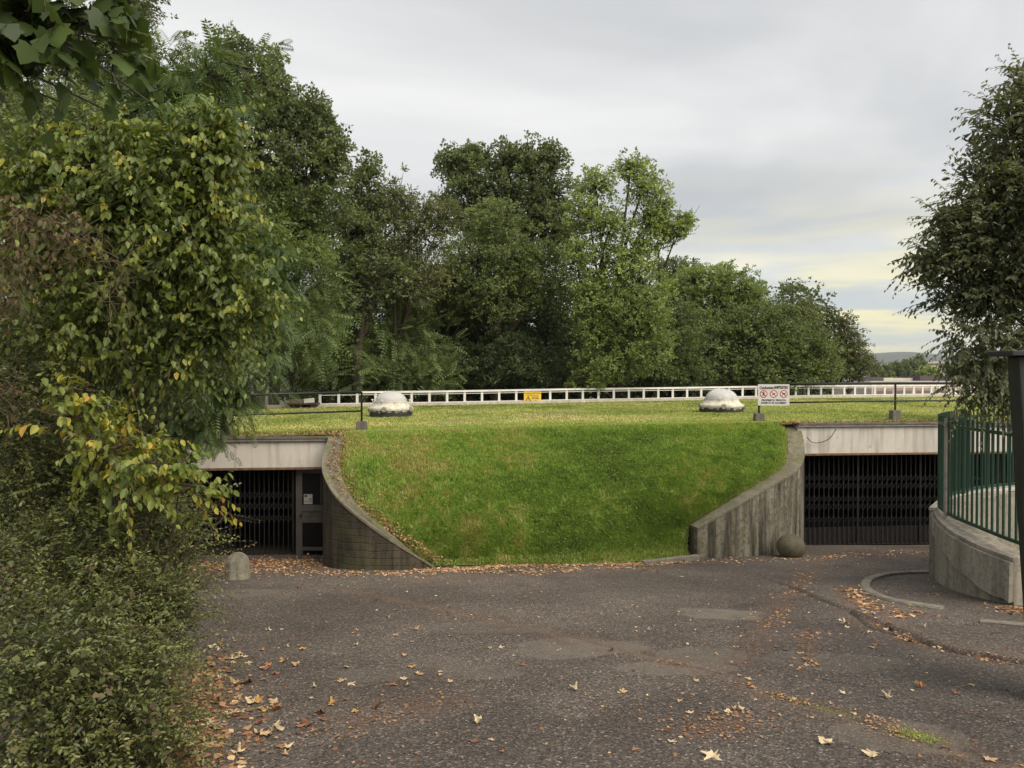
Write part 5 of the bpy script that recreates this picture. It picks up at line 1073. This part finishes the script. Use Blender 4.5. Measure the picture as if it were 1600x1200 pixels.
# ============================================================ LEFT SIDE
# background trees on the left
far_tree('dark fine leaved tree filling the upper left behind the dogwood', (40, 14), 14, [(60,230,110,90),(150,120,70,60),(200,60,45,40),(30,330,110,110),(170,230,70,70),(90,60,110,50),(10,140,60,80),(225,110,25,40),(200,-10,50,50)], T=TC, size=0.15, mat=G_oak, seed=101, cover=1.15, trunk=0.09, name='broadleaf_tree', grp=None, rcf=0.3)
far_tree('thin twiggy tree with brownish leaves reaching right at the top left', (150, 15), 15, [(215,60,32,38),(190,20,40,30),(230,20,22,20),(170,150,40,40),(120,130,40,50)], T=TCF, size=0.16, mat=G_brown, seed=102, cover=0.6, trunk=0.08, grp=None, la=0.2, inner=0.05, extra=lambda r: [ntubes(np.repeat(np.array(P(190,90,15))[None], 10, 0), np.array([P(225+r.uniform(0, 45), r.uniform(0, 80), 15+r.uniform(-.6, .6)) for k in range(10)]), np.full(10, .012), np.full(10, .003), .06, r, 5, 4)])
far_tree('dark dense evergreen mass closing the left side beyond the hedge', (120, 12.5), 12.8, [(100,430,130,120),(60,560,130,120),(180,540,110,110),(250,450,90,90),(120,660,130,90),(230,640,90,60),(20,700,110,110),(330,330,70,70,2)], T=TC, size=0.17, mat=G_dark, seed=103, cover=1.35, trunk=0.12, grp=None)
far_tree('dark broadleaf tree half hidden behind the locust left of the tall oak', (230, 24), 23, [(230,300,90,80),(150,380,90,90),(280,420,80,70),(200,500,110,80),(100,520,100,80),(60,330,80,90),(320,330,60,60)], mat=G_oak, seed=104, size=0.26, cover=1.2, grp=None)
# locust with dark pinnate fronds
def pinnate(name, label, base, d, lobes, n, length, size, seed, mat=G_pin, fill=None, **kw):
    return shoot_plant(name, label, 'tree', None, base, d, lobes, mat, n, length, 9, size, TFN, seed, trunk=0.05, barkm=m_bark, fill=fill, droop=0.35, ldroop=0.35, **kw)
pinnate('locust_tree', 'dark green locust tree with drooping feathery fronds over the left garage roof', (150, 10.9), 10.2, [(380,400,60,60),(390,450,45,45),(370,490,60,60),(300,480,90,70),(380,540,50,40),(330,560,70,50),(270,590,90,50),(250,540,90,70),(330,610,40,30),(285,655,40,25),(240,640,70,40),(300,620,50,40),(200,690,70,40),(310,520,60,60)], 1250, 0.5, 0.30, 111, fill=(0.14, TC, 0.55, 0.3, 0.7))
pinnate('ailanthus_tree', 'ailanthus with large ladder like fronds standing against the sky at top left', (20, 9.6), 8.6, [(330,120,45,28),(280,150,45,40),(375,105,30,18),(230,170,60,50),(300,190,70,40),(150,200,70,50),(200,260,90,60),(80,240,80,70),(250,110,30,25)], 260, 0.45, 0.36, 112, up=0.35, rmin=0.2)
# dogwood: yellow green drooping leaves
DG = [(230,290,90,70),(300,230,70,60),(340,260,45,50),(160,330,90,60),(280,370,110,80),(350,430,55,40),(200,440,90,60),(300,490,70,50),(330,520,35,35),(400,480,35,28),(110,270,70,60),(320,330,60,60),(180,240,60,45),(340,205,25,30),(60,330,70,60),(130,520,90,50),(250,560,60,35),(40,430,60,60),(60,250,60,40)]
def dtint(tt, rg, s): 
    y = np.clip((rg.uniform(0, 1, (len(s), 1))-0.78)*4, 0, 1); return np.clip(tt*0.66+0.14*y+y*rg.uniform(-0.05, 0.40, tt.shape), 0, 1)
shoot_plant('dogwood_tree', 'dogwood tree with drooping yellow green leaves at centre left', 'tree', None, (120, 6.9), 5.9, DG, G_dog, 1250, 0.40, 9, 0.076, TO, 121, trunk=0.014, barkm=m_twig, droop=0.35, ldroop=0.95, out=0.9, up=0.05, side=0.6, rmin=0.2, twr=0.003, tint=dtint, biasx=0.1, fill=(0.07, TS, 0.6, 0.33, 0.45))
def dtint2(tt, rg, s):
    y = np.clip((rg.uniform(0, 1, (len(s), 1))-0.62)*4, 0, 1); return np.clip(0.10+tt*0.62+0.16*y+y*rg.uniform(-0.1, 0.35, tt.shape), 0, 1)
shoot_plant('dogwood_bush', 'low dogwood spray with yellow and orange leaves hanging before the left gate', 'bush', None, (120, 5.2), 5.0, [(250,730,70,26),(300,760,42,22),(180,700,70,40),(110,650,60,35),(330,790,16,12),(210,770,50,20),(130,610,30,14)], G_dog, 150, 0.26, 8, 0.078, TO, 122, trunk=0.018, droop=0.3, ldroop=0.8, out=0.8, up=0.05, side=0.6, rmin=0.2, tint=dtint2, biasx=0.35)
shoot_plant('elm_bush', 'dark leafy bush filling the shade between the dogwood and the hedge', 'bush', None, (60, 7.6), 7.3, [(100,470,120,90),(50,560,100,90),(200,560,110,80),(260,500,90,80),(150,640,110,60),(330,560,60,60),(30,420,80,90),(200,400,110,80),(60,250,90,90),(120,180,70,50)], G_mid, 1300, 0.5, 12, 0.058, TS, 171, trunk=0.02, droop=0.3, ldroop=0.4, out=0.8, up=0.1, side=0.8, rmin=0.3, twr=0.003, fill=(0.065, TS, 0.7, 0.33, 0.6))
# withered climber
def brown_vine():
    rg = np.random.default_rng(131); root = empty('withered_climber', (P(70, HZ, 5.3).x, 5.3, gz(0, 5.3)), 'withered brown climber hanging in the bushes at the left edge', 'climber')
    lob = [(60,345,70,32),(20,400,36,45),(10,470,20,40),(125,365,36,18),(5,620,16,50)]; parts = []; tw = []
    pp, tw2 = shoots(lob, 5.1, 90, 0.20, 7, 0.055, TO, rg, droop=0.5, ldroop=1.0, out=0.9, rmin=0.1, twr=0.0015); parts += pp; tw += tw2
    for l in lob+[(180,440,14,50)]:
        c, r = lobe3(l, 5.0); m = 34; A = c+rg.normal(size=(m, 3))*r*0.5; B = A+rg.normal(size=(m, 3))*0.14+np.array((0, 0, -0.03)); tw.append(ntubes(A, B, np.full(m, .0028), np.full(m, .0012), 0.2, rg, 6, 3))
    b = P(40, HZ, 5.3); tw.append(ntubes(np.array([[b.x, 5.3, gz(0, 5.3)]]*2)+np.array([[0,0.4,0],[0.1,0.5,0]]), np.array([lobe3(l, 5.1)[0]+np.array((0,0.4,0)) for l in lob[:2]]), np.full(2, .006), np.full(2, .003), .15, rg, 8, 5))
    V, Q, t = cat(parts); link('foliage', npmesh('foliage', V, Q, 4, t), G_dead, root)
    V, Q, t = cat(tw); link('stems', npmesh('stems', V, Q, 4), plain('dry_stem', (0.13, 0.09, 0.055), 0.85, var=0.4), root)
brown_vine()
# plane tree branches hanging in at the top left
shoot_plant('plane_tree', 'plane tree boughs with big lobed leaves hanging in at the top left corner', 'tree', None, (-700, 3.4), 3.0, [(50,20,90,40),(130,40,60,45),(180,80,30,24),(30,80,50,40),(110,95,40,18),(20,-60,120,60),(160,-20,60,40),(-60,60,80,80)], G_plane, 110, 0.18, 5, 0.105, TP, 141, high=P(-700, -150, 3.4), trunk=0.012, barkm=m_bark, droop=0.3, ldroop=0.8, out=0.6, rmin=0.1, twr=0.003)
# privet hedge: several bushes
GH = 'privet bushes of the hedge along the left of the asphalt'
def privet(label, base, d, lobes, n, seed, size=0.031, K=18, length=0.40, fillc=0.6):
    return shoot_plant('privet_bush', label, 'bush', GH, base, d, lobes, G_priv, n, length, K, size, TS, seed, trunk=0.014, droop=0.22, ldroop=0.15, out=0.85, up=0.25, side=0.9, rmin=0.5, twr=0.0018, fill=(size*1.15, TS, fillc, 0.33, 0.6), biasx=0.12)
privet('nearest privet bush in the bottom left corner with dead leaves caught in it', (110, 3.9), 3.9, [(90,1120,160,100),(180,1160,110,90),(60,1010,150,90),(200,1060,75,60),(150,1220,140,60)], 1050, 151)
privet('privet bush beside the asphalt just behind the nearest one', (150, 5.0), 4.9, [(180,970,120,70),(240,940,55,45),(90,930,120,70),(230,1010,60,50),(100,860,110,60)], 950, 152, size=0.034)
privet('privet bush with long arching shoots reaching toward the bollard', (150, 6.3), 6.2, [(180,850,120,55),(260,820,55,28),(110,800,120,60),(240,880,60,40),(60,740,100,60)], 950, 153, size=0.038, length=0.5)
privet('tall privet bush under the dogwood at the left edge', (60, 5.6), 5.5, [(60,660,90,60),(150,740,80,50),(30,580,60,60),(90,760,90,50),(200,790,70,40)], 700, 154, size=0.038)
privet('farthest privet bush hiding the left end of the garage front', (190, 8.6), 8.4, [(200,850,90,40),(260,870,40,26),(130,820,90,60),(230,800,60,35),(160,760,80,50)], 700, 155, size=0.042, length=0.5)
# long arching shoots
rgx = np.random.default_rng(161)
def arch(pts, d, K, size, label, mat=G_priv, T=TS):
    Pp = [np.array(P(x, y, d)) for x, y in pts]; q = np.array(smoothpath([tuple(a) for a in Pp], 8)); t = np.linspace(0.2, 1, K)*(len(q)-1); p = np.stack([np.interp(t, np.arange(len(q)), q[:, k]) for k in range(3)], -1)
    tg = norm(np.gradient(p, axis=0)); sg = np.where(np.arange(K) % 2 == 0, 1, -1)[:, None]; sd_ = norm(np.cross(tg, np.array((0, -0.6, 1.0)))); ax = norm(tg*0.75+sd_*sg*0.8+rgx.normal(size=(K, 3))*0.2); nm = norm(np.array((0, -0.5, 1.0))+rgx.normal(size=(K, 3))*0.35)
    V, Q, t_ = leaves(p, ax, nm, size*(1-0.4*np.linspace(0, 1, K)), rgx.uniform(0.4, 0.9, K), T, rgx); root = empty('privet_shoot', tuple(q[0]), label, 'shoot', 'long shoots arching out of the hedge'); link('foliage', npmesh('foliage', V, Q, 4, t_), mat, root)
    mb = MB().tube([tuple(a) for a in q], [0.0032*(1-0.6*i/len(q)) for i in range(len(q))], 5); mb.build('stem', m_twig, root)
arch([(200,770),(270,763),(330,762),(372,757)], 5.0, 18, 0.042, 'long leafy shoot pointing right across the left gate above the others')
arch([(180,880),(260,878),(340,868),(398,850)], 5.6, 26, 0.034, 'long leafy shoot ending just above the round topped bollard')
arch([(200,860),(280,858),(340,850),(374,838)], 5.4, 20, 0.036, 'leafy shoot pointing right just over the bollard shoot')
arch([(230,1040),(290,1035),(320,1020),(345,1004)], 3.9, 14, 0.034, 'dark leafy shoot sticking out over the asphalt from the nearest privet')
arch([(220,930),(270,925),(300,912),(312,902)], 4.6, 12, 0.03, 'thin leafy shoot sticking out over the asphalt halfway up the hedge')
# dead leaves caught in the hedge
n = 190; pxs = rgx.uniform(0, 290, n); pys = rgx.uniform(880, 1200, n); dd_ = np.where(pys > 1020, 3.45, 4.35)+rgx.uniform(-0.1, 0.3, n); pos = np.array([P(a, b_, c_) for a, b_, c_ in zip(pxs, pys, dd_)])
V, Q, t_ = leaves(pos, rgx.normal(size=(n, 3)), norm(rgx.normal(size=(n, 3))+np.array((0, -0.5, 1))), rgx.uniform(0.02, 0.05, n), rgx.uniform(0.0, 0.9, n), TL, rgx)
tag(link('dead_leaves', npmesh('dead_leaves', V, Q, 4, t_), G_dead), kind='stuff')

# ------------------------------------------------------------ haze
hz = MB().box((-4500, -320, -3), (4500, 6300, 260)).mesh('haze')
m_hz = bpy.data.materials.new('haze_air'); m_hz.use_nodes = True; t = m_hz.node_tree; t.nodes.clear(); o_ = t.nodes.new('ShaderNodeOutputMaterial'); pv = t.nodes.new('ShaderNodeVolumePrincipled')
pv.inputs['Color'].default_value = (0.80, 0.87, 0.97, 1); pv.inputs['Density'].default_value = 0.00015; pv.inputs['Anisotropy'].default_value = 0.2; t.links.new(pv.outputs[0], o_.inputs['Volume'])
USE_HAZE = True
if USE_HAZE: tag(link('haze', hz, m_hz), kind='stuff')
